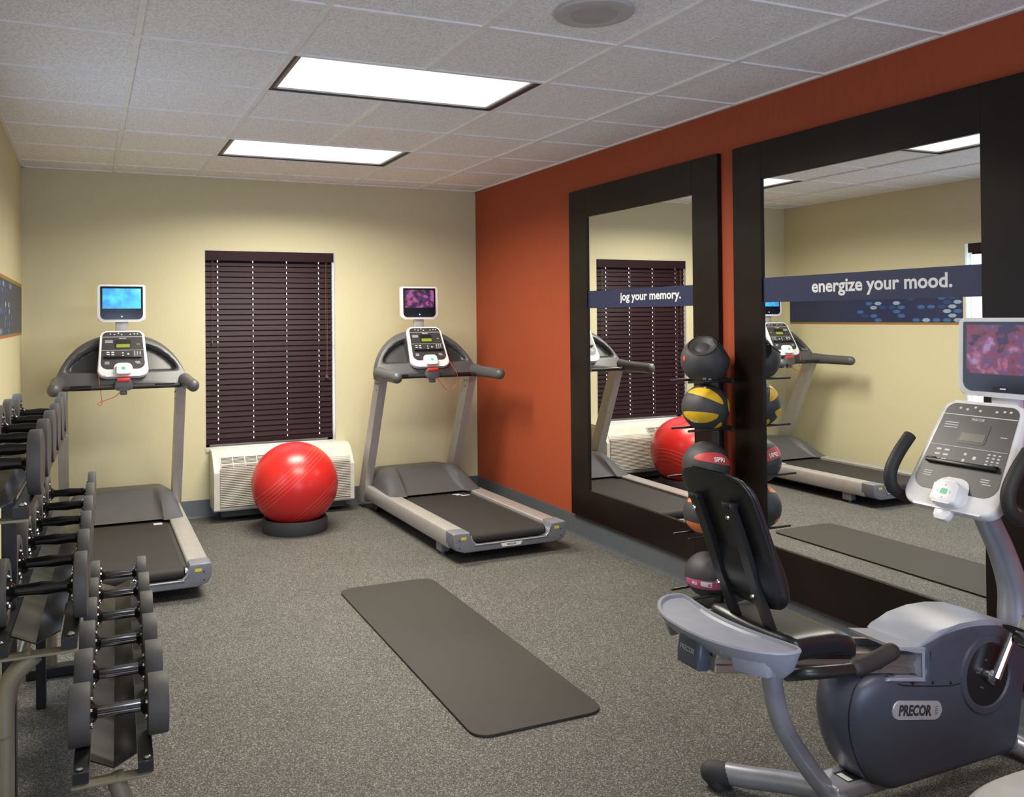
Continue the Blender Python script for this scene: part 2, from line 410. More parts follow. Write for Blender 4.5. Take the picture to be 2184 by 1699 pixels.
# baseboards
def cove(name, pts_place, L0, L1):
    prof = [(0, 0), (.028, 0), (.014, .006), (.006, .02), (.004, .135), (.002, .14), (0, .14)]
    q = MB(); q.loft([[pts_place(u, d, z) for d, z in prof] for u in (L0, L1)]); return struct(q, name, M_BASE)
cove('baseboard_back', lambda u, d, z: (u, YB - d, z), XL, XR)
cove('baseboard_right', lambda u, d, z: (XR - d, u, z), YF, YB)
cove('baseboard_left', lambda u, d, z: (XL + d, u, z), YF, YB)
cove('baseboard_front', lambda u, d, z: (u, YF + d, z), XL, XR)

# ceiling: tiles with openings for the lights, and the rails between them
xs = [XL] + [GX + i * T for i in range(0, 5)] + [XR]
ys = [YF] + [GY + k * T for k in range(-6, 8) if YF < GY + k * T < YB] + [YB]
LIGHTS = [(GX + T, GX + 3 * T, GY + 2 * T, GY + 3 * T), (GX + T, GX + 3 * T, GY + 5 * T, GY + 6 * T), (GX + T, GX + 3 * T, GY - 4 * T, GY - 3 * T)]  # the last panel is an added, unseen one for the near objects
q = MB()
for i in range(len(xs) - 1):
    for j in range(len(ys) - 1):
        cx, cy = (xs[i] + xs[i + 1]) / 2, (ys[j] + ys[j + 1]) / 2
        if any(a < cx < b and c < cy < d for a, b, c, d in LIGHTS): continue
        q.box(xs[i] + .004, xs[i + 1] - .004, ys[j] + .004, ys[j + 1] - .004, ZC + .004, ZC + .03)
q.box(XL - .1, XR + .1, YF - .1, YB + .1, ZC + .12, ZC + .16)
struct(q, 'ceiling', M_TILE, smooth=0)
q = MB()
def inlight(x, y): return any(a + .02 < x < b - .02 and c + .02 < y < d - .02 for a, b, c, d in LIGHTS)
for x in xs[1:-1]:
    for j in range(len(ys) - 1):
        if not inlight(x, (ys[j] + ys[j + 1]) / 2): q.box(x - .012, x + .012, ys[j], ys[j + 1], ZC - .006, ZC + .02)
for y in ys[1:-1]:
    for i in range(len(xs) - 1):
        if not inlight((xs[i] + xs[i + 1]) / 2, y): q.box(xs[i] + .012, xs[i + 1] - .012, y - .010, y + .010, ZC - .0035, ZC + .02)
q.box(XL, XL + .02, YF, YB, ZC - .004, ZC + .02); q.box(XR - .02, XR, YF, YB, ZC - .004, ZC + .02)
q.box(XL, XR, YB - .02, YB, ZC - .004, ZC + .02)
struct(q, 'trim_1', M_TBAR, smooth=0)

# lights
m = bpy.data.materials.new('glowing prismatic diffuser'); m.use_nodes = True; nt = m.node_tree; b = nt.nodes['Principled BSDF']
tc = nt.nodes.new('ShaderNodeTexCoord'); sp = nt.nodes.new('ShaderNodeSeparateXYZ'); nt.links.new(tc.outputs['Generated'], sp.inputs[0])
def M_(op, a, bb, *, nt=nt):
    n = nt.nodes.new('ShaderNodeMath'); n.operation = op
    for i, v in enumerate((a, bb)):
        if v is None: continue
        if isinstance(v, (int, float)): n.inputs[i].default_value = v
        else: nt.links.new(v, n.inputs[i])
    return n.outputs[0]
ex = M_('MULTIPLY', M_('SUBTRACT', 0.5, M_('ABSOLUTE', M_('SUBTRACT', sp.outputs[0], 0.5), None)), 22.0)
ey = M_('MULTIPLY', M_('SUBTRACT', 0.5, M_('ABSOLUTE', M_('SUBTRACT', sp.outputs[1], 0.5), None)), 9.0)
ed = M_('MINIMUM', M_('MINIMUM', ex, ey), 1.0)
lx = M_('GREATER_THAN', M_('FRACT', M_('MULTIPLY', sp.outputs[0], 17.0), None), 0.06)
st = M_('MULTIPLY', M_('ADD', 0.86, M_('MULTIPLY', M_('POWER', ed, 2.0), 0.6)), M_('ADD', 0.88, M_('MULTIPLY', lx, 0.12)))
b.inputs['Base Color'].default_value = (0.8, 0.8, 0.78, 1)
b.inputs['Emission Color'].default_value = (1, 0.985, 0.95, 1); nt.links.new(st, b.inputs['Emission Strength'])
M_DIFF = m
LL = ['recessed ceiling light panel nearer the camera, with a dark reveal', 'smaller looking ceiling light panel near the back wall, with a dark reveal', 'added unseen ceiling light panel above the camera']
for (a, b_, c, d), lab in zip(LIGHTS, LL):
    cx, cy = (a + b_) / 2, (c + d) / 2; off = (cx, cy, ZC)
    th = thing('ceiling_light', lab, 'ceiling light', off, group=None)
    q = MB(off=off)
    for s_, (x0, x1, y0, y1) in enumerate(((a + .012, a + .030, c + .01, d - .01), (b_ - .030, b_ - .012, c + .01, d - .01), (a + .03, b_ - .03, c + .01, c + .018), (a + .03, b_ - .03, d - .022, d - .01))):
        q.box(x0, x1, y0, y1, ZC - .002, ZC + .05, bevel=.001, seg=1)
    q.build('reveal', M_DARKB, th, smooth=0)
    q = MB(off=off)
    for x0, x1, y0, y1 in ((a + .03, a + .05, c + .018, d - .022), (b_ - .05, b_ - .03, c + .018, d - .022), (a + .05, b_ - .05, c + .018, c + .022), (a + .05, b_ - .05, d - .030, d - .022)):
        q.box(x0, x1, y0, y1, ZC + .004, ZC + .05)
    q.build('door_frame', M_GREYR, th, smooth=0)
    q = MB(off=off); q.box(a + .048, b_ - .048, c + .021, d - .028, ZC + .012, ZC + .016); q.build('diffuser', M_DIFF, th, smooth=0)
    q = MB(off=off); q.box(a + .02, b_ - .02, c + .015, d - .015, ZC + .05, ZC + .1); q.build('housing', M_GREYR, th, smooth=0)

th = thing('ceiling_speaker', 'round off-white speaker set in the ceiling tile', 'speaker', (1.705, 2.696, ZC))
q = MB(); q.lathe([(.146, .004), (.148, -.004), (.142, -.012), (.09, -.017), (.083, -.014)], seg=48, caps=True); q.build('rim', mat('speaker rim', (.50, .485, .47), .5), th)
q = MB(); q.lathe([(.084, -.010), (.084, -.0165), (.05, -.0175), (.01, -.018)], seg=40); q.build('grille', M_SPK, th)

# ------------------------------------------------------------------ mirrors
def yz(y, z, out=0.0): return Vector((XR - out, y, z))
MR = lambda y, z, out: frame((XR - out, y, z), (0, -1, 0), (0, 0, 1))
def wall_mirror(label, y0, y1, iy0, iy1, oz0, oz1, iz0, iz1, text, ty0, ty1, tz, th_, bz0, bz1):
    """y0 > y1 (y0 = left edge as seen)"""
    off = (XR, (y0 + y1) / 2, oz0); T_ = thing('wall_mirror', label, 'mirror', off)
    q = MB(off=off); F = .030; k_ = (XR - F) / XR
    y0, y1, iy0, iy1 = (v * k_ for v in (y0, y1, iy0, iy1)); oz0, oz1, iz0, iz1 = (CZ + (v - CZ) * k_ for v in (oz0, oz1, iz0, iz1))
    q.box(XR - F, XR - .001, iy0, y0, oz0, oz1, bevel=.002, seg=1); q.box(XR - F, XR - .001, y1, iy1, oz0, oz1, bevel=.002, seg=1)
    q.box(XR - F, XR - .001, iy1, iy0, iz1, oz1, bevel=.002, seg=1); q.box(XR - F, XR - .001, iy1, iy0, oz0, iz0, bevel=.002, seg=1)
    q.build('frame', M_FRAME, T_, smooth=0)
    q = MB(off=off); q.box(XR - .018, XR - .002, iy1 - .01, iy0 + .01, iz0 - .01, iz1 + .01); q.build('mirror_glass', M_MIRROR, T_, smooth=0)
    q = MB(off=off); q.box(XR - .0195, XR - .0181, iy1 + .001, iy0 - .001, bz0, bz1); bn = q.build('banner', M_NAVY, T_, smooth=0)
    q = MB(off=off); q.text(text, abs(ty0 - ty1), MR((ty0 + ty1) / 2, tz, .0202), height=th_, bold=.026); q.build('lettering', M_WHITE, bn, smooth=0)
    return T_
OZ0, OZ1 = 0.141, 2.4255
wall_mirror('tall wall mirror in a wide dark frame, with jog your memory on its blue strip', 5.358, 3.770, 5.123, 3.987, OZ0, OZ1, .343, 2.227, 'jog your memory.', 4.690, 4.068, 1.655, .068, 1.595, 1.713)
wall_mirror('wide wall mirror behind the exercise bike, with energize your mood on its blue strip', 3.648, 2.043, 3.438, 2.255, OZ0, OZ1, .373, 2.235, 'energize your mood.', 3.086, 2.362, 1.664, .080, 1.603, 1.727)

# wall graphic on the left wall
off = (XL, 5.93, 1.45); T_ = thing('wall_graphic', 'navy wall banner strip with blue hexagons and green and orange borders', 'wall graphic', off)
q = MB(off=off); q.box(XL, XL + .003, 4.965, 6.905, 1.463, 1.777); q.build('panel', M_NAVY, T_, smooth=0)
for z0, z1, nm, c in ((1.779, 1.790, 'border_stripe', (.20, .26, .04)), (1.790, 1.801, 'border_stripe', (.55, .11, .03)), (1.455, 1.463, 'border_stripe', (.10, .22, .05)), (1.4445, 1.455, 'border_stripe', (.55, .11, .03))):
    q = MB(off=off); q.box(XL, XL + .003, 4.965, 6.905, z0, z1); q.build(nm, mat('stripe %.3f' % c[0] if c[0] != .10 else 'stripe green', c, .5), T_, smooth=0)
hm = [mat('hexagon deep blue', (.03, .06, .19), .4), mat('hexagon mid blue', (.05, .13, .33), .4), mat('hexagon pale blue', (.28, .38, .50), .4)]
q = MB(off=off)
for i in range(15):
    for j in range(8):
        y = 5.01 + i * .100 + (.050 if j % 2 else 0); z = 1.483 + j * .0385
        p = 1 - (y - 4.98) / 1.35
        if p > 0 and random.random() < p ** 1.1 * .85:
            mi = 2 if random.random() < .30 * p else (1 if random.random() < .55 else 0)
            q.face([(XL + .0036, y + .042 * math.cos(R_(60 * k)), z + .0185 * math.sin(R_(60 * k))) for k in range(6)], mi)
q.build('hexagon_pattern', hm, T_, smooth=0)

# ------------------------------------------------------------------ air conditioner
off = (1.40, 6.85, 0.09); T_ = thing('air_conditioner', 'cream wall air conditioner unit under the window behind the red ball', 'air conditioner', off)
X0, X1, Y0, Z0, Z1 = 0.862, 1.950, 6.705, 0.090, 0.530
prof = [(YB - .002, Z0), (Y0 + .01, Z0), (Y0, Z0 + .012), (Y0, 0.382), (Y0 + .010, 0.396), (Y0 + .090, 0.490), (Y0 + .12, .512), (Y0 + .17, Z1), (YB - .002, Z1)]
q = MB(off=off); q.loft([[(x, y, z) for y, z in prof] for x in (X0, X0 + .004, X1 - .004, X1)]); q.build('housing', M_PTAC, T_, smooth=30)
q = MB(off=off)
for (gx0, gx1) in ((X0 + .045, X1 - .035),):
    q.box(gx0, gx1, Y0 - .004, Y0 + .002, Z0 + .03, .365, mi=1)
    for k in range(25):
        z = Z0 + .036 + k * .0131
        q.box(gx0, gx1, Y0 - .012, Y0 - .003, z, z + .0062, bevel=.001, seg=1)
q.build('intake_grille', [M_PTAC, mat('grille shade', (.22, .20, .17), .6)], T_, smooth=0)
def slope(x, t, o=0.0):   # point on the sloping top vent face, t 0..1
    return Vector((x, Y0 + .012 + t * .074, .3985 + t * .087)) + Vector((0, -.76, .65)) * o
q = MB(off=off)
gx0, gx1 = X0 + .055, X0 + .60
q.face([slope(gx0, 0, .002), slope(gx1, 0, .002), slope(gx1, 1, .002), slope(gx0, 1, .002)], 1)
n = 10
for k in range(n):
    t = (k + .5) / n; q.face([slope(gx0, t - .016, .006), slope(gx1, t - .016, .006), slope(gx1, t + .016, .006), slope(gx0, t + .016, .006)])
for k in range(7):
    x = gx0 + (gx1 - gx0) * k / 6; q.face([slope(x - .003, 0, .007), slope(x + .003, 0, .007), slope(x + .003, 1, .007), slope(x - .003, 1, .007)])
q.build('outlet_vent', [M_PTAC, M_PTACD], T_, smooth=0)
q = MB(off=off); q.loft([[slope(x, t, o) for t, o in ((-.05, .001), (-.05, .006), (1.02, .006), (1.02, .001))] for x in (X1 - .30, X1 - .04)]); q.build('control_door', M_PTAC, T_, smooth=0)
q = MB(off=off); q.box(X0 + .06, X1 - .06, Y0 + .07, YB - .02, 0.03, Z0, bevel=.004, seg=1); q.build('base_pan', M_PTACD, T_, smooth=0)

# ------------------------------------------------------------------ exercise ball and ring
m = bpy.data.materials.new('glossy red vinyl'); m.use_nodes = True; nt = m.node_tree; b = nt.nodes['Principled BSDF']
b.inputs['Roughness'].default_value = 0.30; b.inputs['Specular IOR Level'].default_value = 0.5
tc = nt.nodes.new('ShaderNodeTexCoord')
dt = nt.nodes.new('ShaderNodeVectorMath'); dt.operation = 'DOT_PRODUCT'; dt.inputs[1].default_value = Vector((.62, -.18, -.74)).normalized()
nt.links.new(tc.outputs['Object'], dt.inputs[0])
def M2(op, a, bb=None):
    n = nt.nodes.new('ShaderNodeMath'); n.operation = op
    for i, v in enumerate((a, bb)):
        if v is None: continue
        if isinstance(v, (int, float)): n.inputs[i].default_value = v
        else: nt.links.new(v, n.inputs[i])
    return n.outputs[0]
d_ = dt.outputs['Value']
ln = M2('LESS_THAN', M2('FRACT', M2('MULTIPLY', d_, 42.0)), 0.13)
band = M2('MAXIMUM', M2('MULTIPLY', M2('GREATER_THAN', d_, .155), M2('LESS_THAN', d_, .262)), M2('MULTIPLY', M2('GREATER_THAN', d_, -.135), M2('LESS_THAN', d_, .0)))
k_ = M2('MULTIPLY', ln, band)
mx = nt.nodes.new('ShaderNodeMix'); mx.data_type = 'RGBA'; mx.inputs['A'].default_value = (.56, .020, .018, 1); mx.inputs['B'].default_value = (.70, .11, .09, 1)
nt.links.new(k_, mx.inputs['Factor']); nt.links.new(mx.outputs['Result'], b.inputs['Base Color'])
bp = nt.nodes.new('ShaderNodeBump'); bp.inputs['Strength'].default_value = 0.5; bp.inputs['Distance'].default_value = 0.004
nt.links.new(k_, bp.inputs['Height']); nt.links.new(bp.outputs[0], b.inputs['Normal'])
BX, BY = 1.383, 6.30
q = MB(off=(BX, BY, .335)); q.sphere((BX, BY, .335), .312, seg=72, rings=40, scale=(1, 1, .97)); tag(q.build('exercise_ball', m, smooth=60), 'large glossy red exercise ball resting in a black ring', 'ball')
q = MB(off=(BX, BY, 0)); q.lathe([(.205, .012), (.232, .0), (.236, .01), (.234, .085), (.226, .098), (.214, .096), (.200, .075)], Matrix.Translation((BX, BY, 0)), 64, caps=False)
tag(q.build('ball_base_ring', M_RUBBER), 'black ring base on the floor under the red exercise ball', 'ball stand')

# ------------------------------------------------------------------ exercise mat
off = (1.565, 3.82, 0); q = MB(off=off)
q.prism([(p[0] + 1.565, p[1] + 3.82) for p in rrect(.556, 1.885, .07, 8)], .0005, .0105, bevel=.002); tag(q.build('exercise_mat', M_MATY), 'taupe grey foam exercise mat lying on the middle of the floor', 'mat')

# ------------------------------------------------------------------ console and television (shared by treadmills and bike)
M_SCR1 = screen_mat('bright blue programme', [(.30, (.05, .35, .75)), (.48, (.10, .72, .95)), (.62, (.30, .85, .95)), (.75, (.45, .45, .8))], 9, 1.15, (.3, .1, 0))
M_SCR2 = screen_mat('dark purple and red programme', [(.36, (.006, .004, .02)), (.44, (.10, .015, .10)), (.50, (.02, .02, .16)), (.57, (.55, .05, .03)), (.64, (.30, .12, .45))], 26, 0.9, (4.1, 2, 1))
M_SCR3 = screen_mat('red and violet programme', [(.36, (.03, .012, .07)), (.45, (.26, .03, .04)), (.52, (.09, .05, .18)), (.58, (.36, .06, .08)), (.68, (.34, .24, .50))], 20, 0.85, (1.1, .4, 2))
def television(parent, off, M, w, h, scr, logo=False):
    """M: local x right, y up, z towards the viewer; origin at the centre of the front"""
    q = MB(off=off); q.prism(rrect(w, h, .030, 5, w * 1.0, .014), -.034, 0, M=M, bevel=.006, seg=3)
    q.prism(rrect(w * .55, h * .6, .03), -.055, -.033, M=M, bevel=.006); tv = q.build('television', M_BEZEL, parent)
    q = MB(off=off); q.prism(rrect(w * .885, h * .885, .034, 6, w * .885, .004), 0.0002, .0016, M=M @ Matrix.Translation((0, .002, 0))); q.build('front_glass', M_GLASSBLK, tv, smooth=0)
    q = MB(off=off); sw, sh = w * .80, h * (.54 if not logo else .62); cyy = h * .125 if not logo else h * .10
    q.face([M @ Vector((x, y + cyy, .0019)) for x, y in ((-sw / 2, -sh / 2), (sw / 2, -sh / 2), (sw / 2, sh / 2), (-sw / 2, sh / 2))]); q.build('screen', scr, tv, smooth=0)
    q = MB(off=off); q.prism([(.004 * math.cos(R_(45 * k)), .004 * math.sin(R_(45 * k)) - h * .355) for k in range(8)], .0017, .0026, M=M)
    if logo:
        q = MB(off=off); q.box(-.030, .022, -h * .405, -h * .37, .0017, .0045, bevel=.001, seg=1, M=M); q.box(.0, .020, -h * .395, -h * .38, .0045, .005, mi=1, M=M); q.build('ir_window', [M_BLACKP, M_CHROME2], tv, smooth=0)
    else: q.build('status_light', M_LED, tv, smooth=0)
    return tv
def console(parent, off, M, w, h, w2, lcd, grey=False):
    q = MB(off=off); q.prism(rrect(w, h, .055, 7, w2, .035), -.040, 0, M=M, bevel=.010, seg=3); cs = q.build('console', M_BEZEL, parent)
    pm = M_PANELG if grey else M_PANEL
    yb, yt = -h / 2 + h * .155, h / 2 - h * .03
    ph = yt - yb; pw, pw2 = w * .86, w2 * .90
    wa = lambda y: pw + (pw2 - pw) * (y - yb) / ph
    q = MB(off=off); Mp = M @ Matrix.Translation((0, (yt + yb) / 2, 0)); q.prism(rrect(pw, ph, .045, 6, pw2, .035), .0003, .0022, M=Mp); dp = q.build('display_panel', pm, cs, smooth=0)
    q = MB(off=off)
    y1 = yt - ph * .135; y2 = yb + ph * .50
    q.box(-wa(y1) / 2 + .001, wa(y1) / 2 - .001, y1 - .0015, y1 + .0015, .0023, .0028, M=M)
    q.box(-wa(y2) / 2 + .001, wa(y2) / 2 - .001, y2 - .0008, y2 + .0008, .0023, .0027, M=M)
    rnd = random.Random(3)
    for fx, fy in ((-.30, .945), (-.2, .935), (-.02, .93), (.2, .935), (.3, .945), (.38, .945), (-.1, .965)):
        x = fx * pw2; y = yb + fy * ph; q.prism([(x + .0055 * math.cos(R_(60 * k)), y + .0045 * math.sin(R_(60 * k))) for k in range(6)], .0023, .0027, M=M)
    def key(x, y, a, b_): q.prism([(x + p[0], y + p[1]) for p in rrect(a, b_, min(a, b_) * .3, 2)], .0023, .0027, M=M)
    for i in range(2):
        for j in range(3): key(-.30 * pw + i * .030 - .01, yb + ph * (.45 - .055 * j), .019, .007)
    for j in (0, 1): key(.0, yb + ph * (.43 - .07 * j), .010, .010)
    key(.035, yb + ph * .40, .012, .012)
    for i in range(3):
        for j in range(4): key(.27 * pw + i * .018, yb + ph * (.46 - .036 * j), .009, .005)
    for i, j in ((-.36, .19), (-.36, .165), (-.36, .14), (.33, .19), (.33, .165), (.36, .14)): key(i * pw, yb + ph * j, .03, .0028)
    for j in range(3): key(-.34 * pw2, yb + ph * (.77 - .028 * j), .05, .003)
    key(.36 * pw, yb + ph * .66, .022, .003)
    q.text('PRECOR', .046, M @ Matrix.Translation((0, yb + ph * .825, .0028)), bold=.02)
    q.build('key_markings', M_PRINT, dp, smooth=0)
    q = MB(off=off); q.prism([(p[0], p[1] + yb + ph * .665) for p in rrect(.105, ph * .24, .012)], .0023, .0032, M=M); q.build('display_surround', M_BLACKP, dp, smooth=0)
    q = MB(off=off); q.box(-.040, .046, yb + ph * .575, yb + ph * .665, .0033, .0040, M=M); q.build('numeric_display', lcd, dp, smooth=0)
    q = MB(off=off); q.box(-wa(yb + ph * .3) * .44, wa(yb + ph * .3) * .44, yb + ph * .285, yb + ph * .325, .0, .018, bevel=.003, M=M)
    q.box(-wa(yb + ph * .3) * .44, -wa(yb + ph * .3) * .32, yb + ph * .325, yb + ph * .345, .0, .012, bevel=.002, M=M); q.box(wa(yb + ph * .3) * .34, wa(yb + ph * .3) * .44, yb + ph * .325, yb + ph * .345, .0, .012, bevel=.002, M=M); q.build('reading_ledge', M_BLACKP, cs)
    # white pad with the green pictogram
    yc = -h / 2 + h * .135
    q = MB(off=off); q.prism([(p[0], p[1] + yc + .006) for p in rrect(.128, h * .26, .03, 6, .118, .035)], .0, .006, M=M, bevel=.003)
    q.prism([(p[0], p[1] + yc - .004) for p in rrect(.094, .080, .016, 5, .086)], .004, .034, M=M, bevel=.006, seg=3); pad = q.build('control_pad', M_BEZEL, cs)
    q = MB(off=off)
    q.prism([(p[0], p[1] + yc - .004) for p in rrect(.024, .020, .004, 3)], .0342, .0348, M=M)
    for sx in (-1, 1): q.prism([(sx * (.021 + .002 * k), yc - .004 + yy) for k, yy in ((0, .006), (1, 0), (0, -.006))][::sx], .0342, .0348, M=M)
    q.prism([(-.004, yc + .016), (.004, yc + .016), (0, yc + .021)], .0342, .0348, M=M); q.prism([(-.004, yc - .024), (0, yc - .029), (.004, yc - .024)], .0342, .0348, M=M)
    q.build('pictogram', M_GREEN, pad, smooth=0)
    return cs

# ------------------------------------------------------------------ treadmills
def treadmill(X, label, scr, cord, sticker):
    O = Vector((X, 5.0, 0)); th = thing('treadmill', label, 'treadmill', O)
    # side rails
    for s in (-1, 1):
        q = MB(); prof = [(.285, .150), (.285, .186), (.292, .192), (.385, .196), (.398, .190), (.405, .176), (.403, .10), (.395, .085), (.30, .085)]
        q.loft([[(s * x, y, z) for x, z in prof] for y in (.055, 1.80)]); q.build('side_rail', M_SILVER, th)
    # rear end cap: two end blocks and a dished crossbar
    q = MB()
    outer = [(-.405, .19), (-.405, .12), (-.385, .088), (-.33, .068), (.33, .068), (.385, .088), (.405, .12), (.405, .19)]
    inner = [(.395, .197), (.292, .193), (.285, .165), (.275, .135), (.252, .115), (.22, .108), (-.22, .108), (-.252, .115), (-.275, .135), (-.285, .165), (-.292, .193), (-.395, .197)]
    Mx = frame((0, .060, 0), (1, 0, 0), (0, 0, 1))   # local z = -y
    q.prism(outer + inner, -.02, .105, M=Mx, bevel=.008, seg=3); ec = q.build('rear_end_cap', M_ENDCAP, th)
    q = MB(); lip = [(.285, .170), (.275, .138), (.252, .117), (.22, .111), (-.22, .111), (-.252, .117), (-.275, .138), (-.285, .170)]
    q.tube([(x, -.046, z) for x, z in lip], .004, 8, smooth=3); q.build('lip', M_SILVER, ec)
    for s in (-1, 1):
        q = MB(); q.box(s * .335 - .018, s * .335 + .018, -.0462, -.0455, .152, .170); q.build('warning_sticker', M_YELLOW, ec, smooth=0)
        for x, z in ((.365, .150), (.365, .105)):
            q = MB(); q.lathe([(.004, 0), (.004, .0015)], frame((s * x, -.0452, z), (1, 0, 0), (0, 0, 1)), 8); q.build('screw', M_BLACKP, ec)
    q = MB(); q.prism([(-.078, .104), (-.066, .080), (.066, .080), (.078, .104)], .0452, .0475, M=frame((.0, 0, 0), (1, 0, 0), (0, 0, 1)), bevel=.001, seg=1); lp = q.build('logo_plate', M_BEZEL, ec, smooth=0)
    q = MB(); q.text('PRECOR', .068, frame((0, -.0482, .0925), (1, 0, 0), (0, 0, 1)), height=.011, bold=.03); q.build('lettering', M_PANEL, lp, smooth=0)
    # belt
    q = MB(); prof = [(1.50, .150), (.03, .150)] + [(.03 - .026 * math.sin(R_(a)), .150 + .0 - .026 + .026 * math.cos(R_(a))) for a in (20, 45, 70, 95, 120, 150, 180)] + [(1.5, .098)]
    prof = [(1.50, .172)] + [(.012 - .030 * math.sin(R_(a)), .142 + .030 * math.cos(R_(a))) for a in (0, 25, 50, 75, 100, 130, 155, 180)] + [(1.50, .112)]
    q.loft([[(x, y, z) for y, z in prof] for x in (-.262, .262)]); q.build('running_belt', M_BELT, th)
    for s in (-1, 1):
        q = MB(); q.lathe([(.006, 0), (.026, .0), (.026, .012), (.006, .014)], frame((s * .270, .012, .142), (0, 1, 0), (0, 0, 1)), 16); q.build('roller_end', M_CHROME2, th)
        q = MB(); q.box(s * .2735 - .0115, s * .2735 + .0115, .04, 1.5, .12, .170); q.build('deck_edge', M_COWLD, th, smooth=0)
    if sticker == 'right':
        for y, x0, x1 in ((1.10, .17, .24), (1.135, .14, .19), (1.165, .125, .18)):
            q = MB(); q.box(x0, x1, y - .014, y + .012, .1722, .1726); q.build('safety_sticker', M_PRINT, th, smooth=0)
    else:
        q = MB(); q.box(.18, .235, 1.115, 1.17, .1722, .1726); q.build('safety_sticker', M_PRINT, th, smooth=0)
    # motor cover
    def ztop(t): return .19 + .162 * math.sin(min(t / .55, 1) * math.pi / 2) ** 1.15 - .03 * max(0, (t - .55) / .45)
    def cover(u, v):
        y = 1.20 + v * .62; xh = .388 - .045 * v
        x = -xh + 2 * xh * u; a = abs(x) / xh
        e = max(0, (a - .66) / .34)
        yy = y + (.10 * math.sin(min(1, a / .66) * math.pi / 2) ** 4 * (1 - v) * 0)
        zt = ztop(v)
        z = .188 + (zt - .188) * math.sqrt(max(0, 1 - e ** 2.6))
        sh = 0
        if a < .60: sh = .022 * min(1, (.60 - a) / .05) * math.sin(math.pi * min(1, v * 1.6)) if v < .62 else 0
        return (x, yy + sh * 1.5 + (.04 * (a > .62)) * -(1 - v), z - sh * .4)
    q = MB(); q.grid(cover, 56, 26); q.box(-.36, .36, 1.30, 1.80, .06, .20); q.build('motor_cover', M_COWL, th, smooth=50)
    # uprights
    for s in (-1, 1):
        q = MB(); x0, x1 = (.345, .410) if s > 0 else (-.410, -.345)
        q.loft([[(x, y, z) for x, y in ((x0, ya), (x1, ya), (x1, yb), (x0, yb))] for ya, yb, z in ((1.765, 1.90, .05), (1.30, 1.42, 1.10))])
        up = q.build('upright', M_SILVER, th, smooth=0)
        for z, dy in ((1.035, .03), (1.035, .075), (.985, .04)):
            q = MB(); q.lathe([(.006, 0), (.005, .003)], frame((x0 if 1 else 0, 1.765 - (z - .05) * .4429 + dy, z), (0, -1, 0), (0, 0, 1)), 8); q.build('bolt', M_BLACKP, up)
    # feet and wheels
    for s in (-1, 1):
        q = MB(); q.box(s * .355 - .03, s * .355 + .03, .20, .29, .022, .088, bevel=.008); q.lathe([(.018, 0), (.020, .004), (.008, .010), (.008, .03)], Matrix.Translation((s * .355, .235, 0)), 14); q.build('foot', M_ENDCAP, th)
        q = MB(); q.lathe([(.045, -.02), (.05, -.015), (.05, .015), (.045, .02)], frame((s * .33, 1.62, .05), (0, 1, 0), (0, 0, 1)), 20); q.build('wheel', M_BLACKP, th)
    q = MB(); q.box(-.33, .33, .12, 1.75, .055, .112, bevel=.006, seg=1); q.build('deck_frame', M_BLACKP, th, smooth=0)
    # console housing (the arched cowl)
    def zt(x):
        a = min(1, abs(x) / .432)
        return 1.075 + .365 * (1 - a ** 2.5) ** .62
    def zb(x): return 1.068 + .0 * abs(x) + .028 * math.cos(min(1, abs(x) / .4) * math.pi / 2)
    def wing(u, v, back=False):
        x = -.432 + .864 * u
        z = zb(x) + (zt(x) - zb(x)) * v
        y = 1.255 + (z - 1.07) * .62 + .055 * (abs(x) / .43) ** 2
        rim = min(1, min(v, 1 - v) / .10); rim2 = min(1, (1 - abs(2 * u - 1)) / .08)
        bul = .032 * (1 - math.sqrt(max(0, min(rim, 1) * (2 - min(rim, 1)))))
        pk = 0
        ax = abs(x)
        if not back:
            tx = min(1, max(0, (ax - .125) / .03)) * min(1, max(0, (.372 - ax) / .05)); tz = min(1, max(0, (z - 1.185) / .02)) * min(1, max(0, (zt(x) - .045 - z) / .03))
            pk = .050 * tx * tz * (3 - 2 * tx) * tx
            return (x, y + bul + pk, z - pk * .3)
        return (x, y + .085 - bul * 1.2, z)
    def wm(u, v):
        x = -.432 + .864 * u; z = zb(x) + (zt(x) - zb(x)) * v; ax = abs(x)
        return 1 if (.137 < ax < .352 and 1.195 < z < zt(x) - .062) else 0
    q = MB(); q.grid(lambda u, v: wing(u, v), 96, 44, mifn=wm); q.grid(lambda u, v: wing(u, v, True), 96, 44)
    for vv in (0, 1): q.grid(lambda u, v, vv=vv: Vector(wing(u, vv)).lerp(Vector(wing(u, vv, True)), v), 96, 4)
    for uu in (0, 1): q.grid(lambda u, v, uu=uu: Vector(wing(uu, v)).lerp(Vector(wing(uu, v, True)), u), 4, 44)
    hs = q.build('console_housing', [M_COWL, M_COWLD], th, smooth=50)
    for s in (-1, 1):
        q = MB(); q.tube([(s * .405, 1.34, 1.115), (s * .412, 1.20, 1.112), (s * .415, 1.05, 1.110), (s * .416, .915, 1.108)], .04, 18, smooth=6, radii=[.052, .044, .042, .042], round_end=True, flat=.92)
        q.build('arm_rest', M_COWL, hs)
    q = MB(); q.tube([(-.37, 1.262, 1.090), (.37, 1.262, 1.090)], .0165, 14); q.build('front_handlebar', M_GRIP, hs)
    for s in (-1, 1):
        q = MB(); q.tube([(s * .33, 1.262, 1.090), (s * .20, 1.262, 1.090)], .0172, 14); q.build('pulse_sensor', M_CHROME, hs)
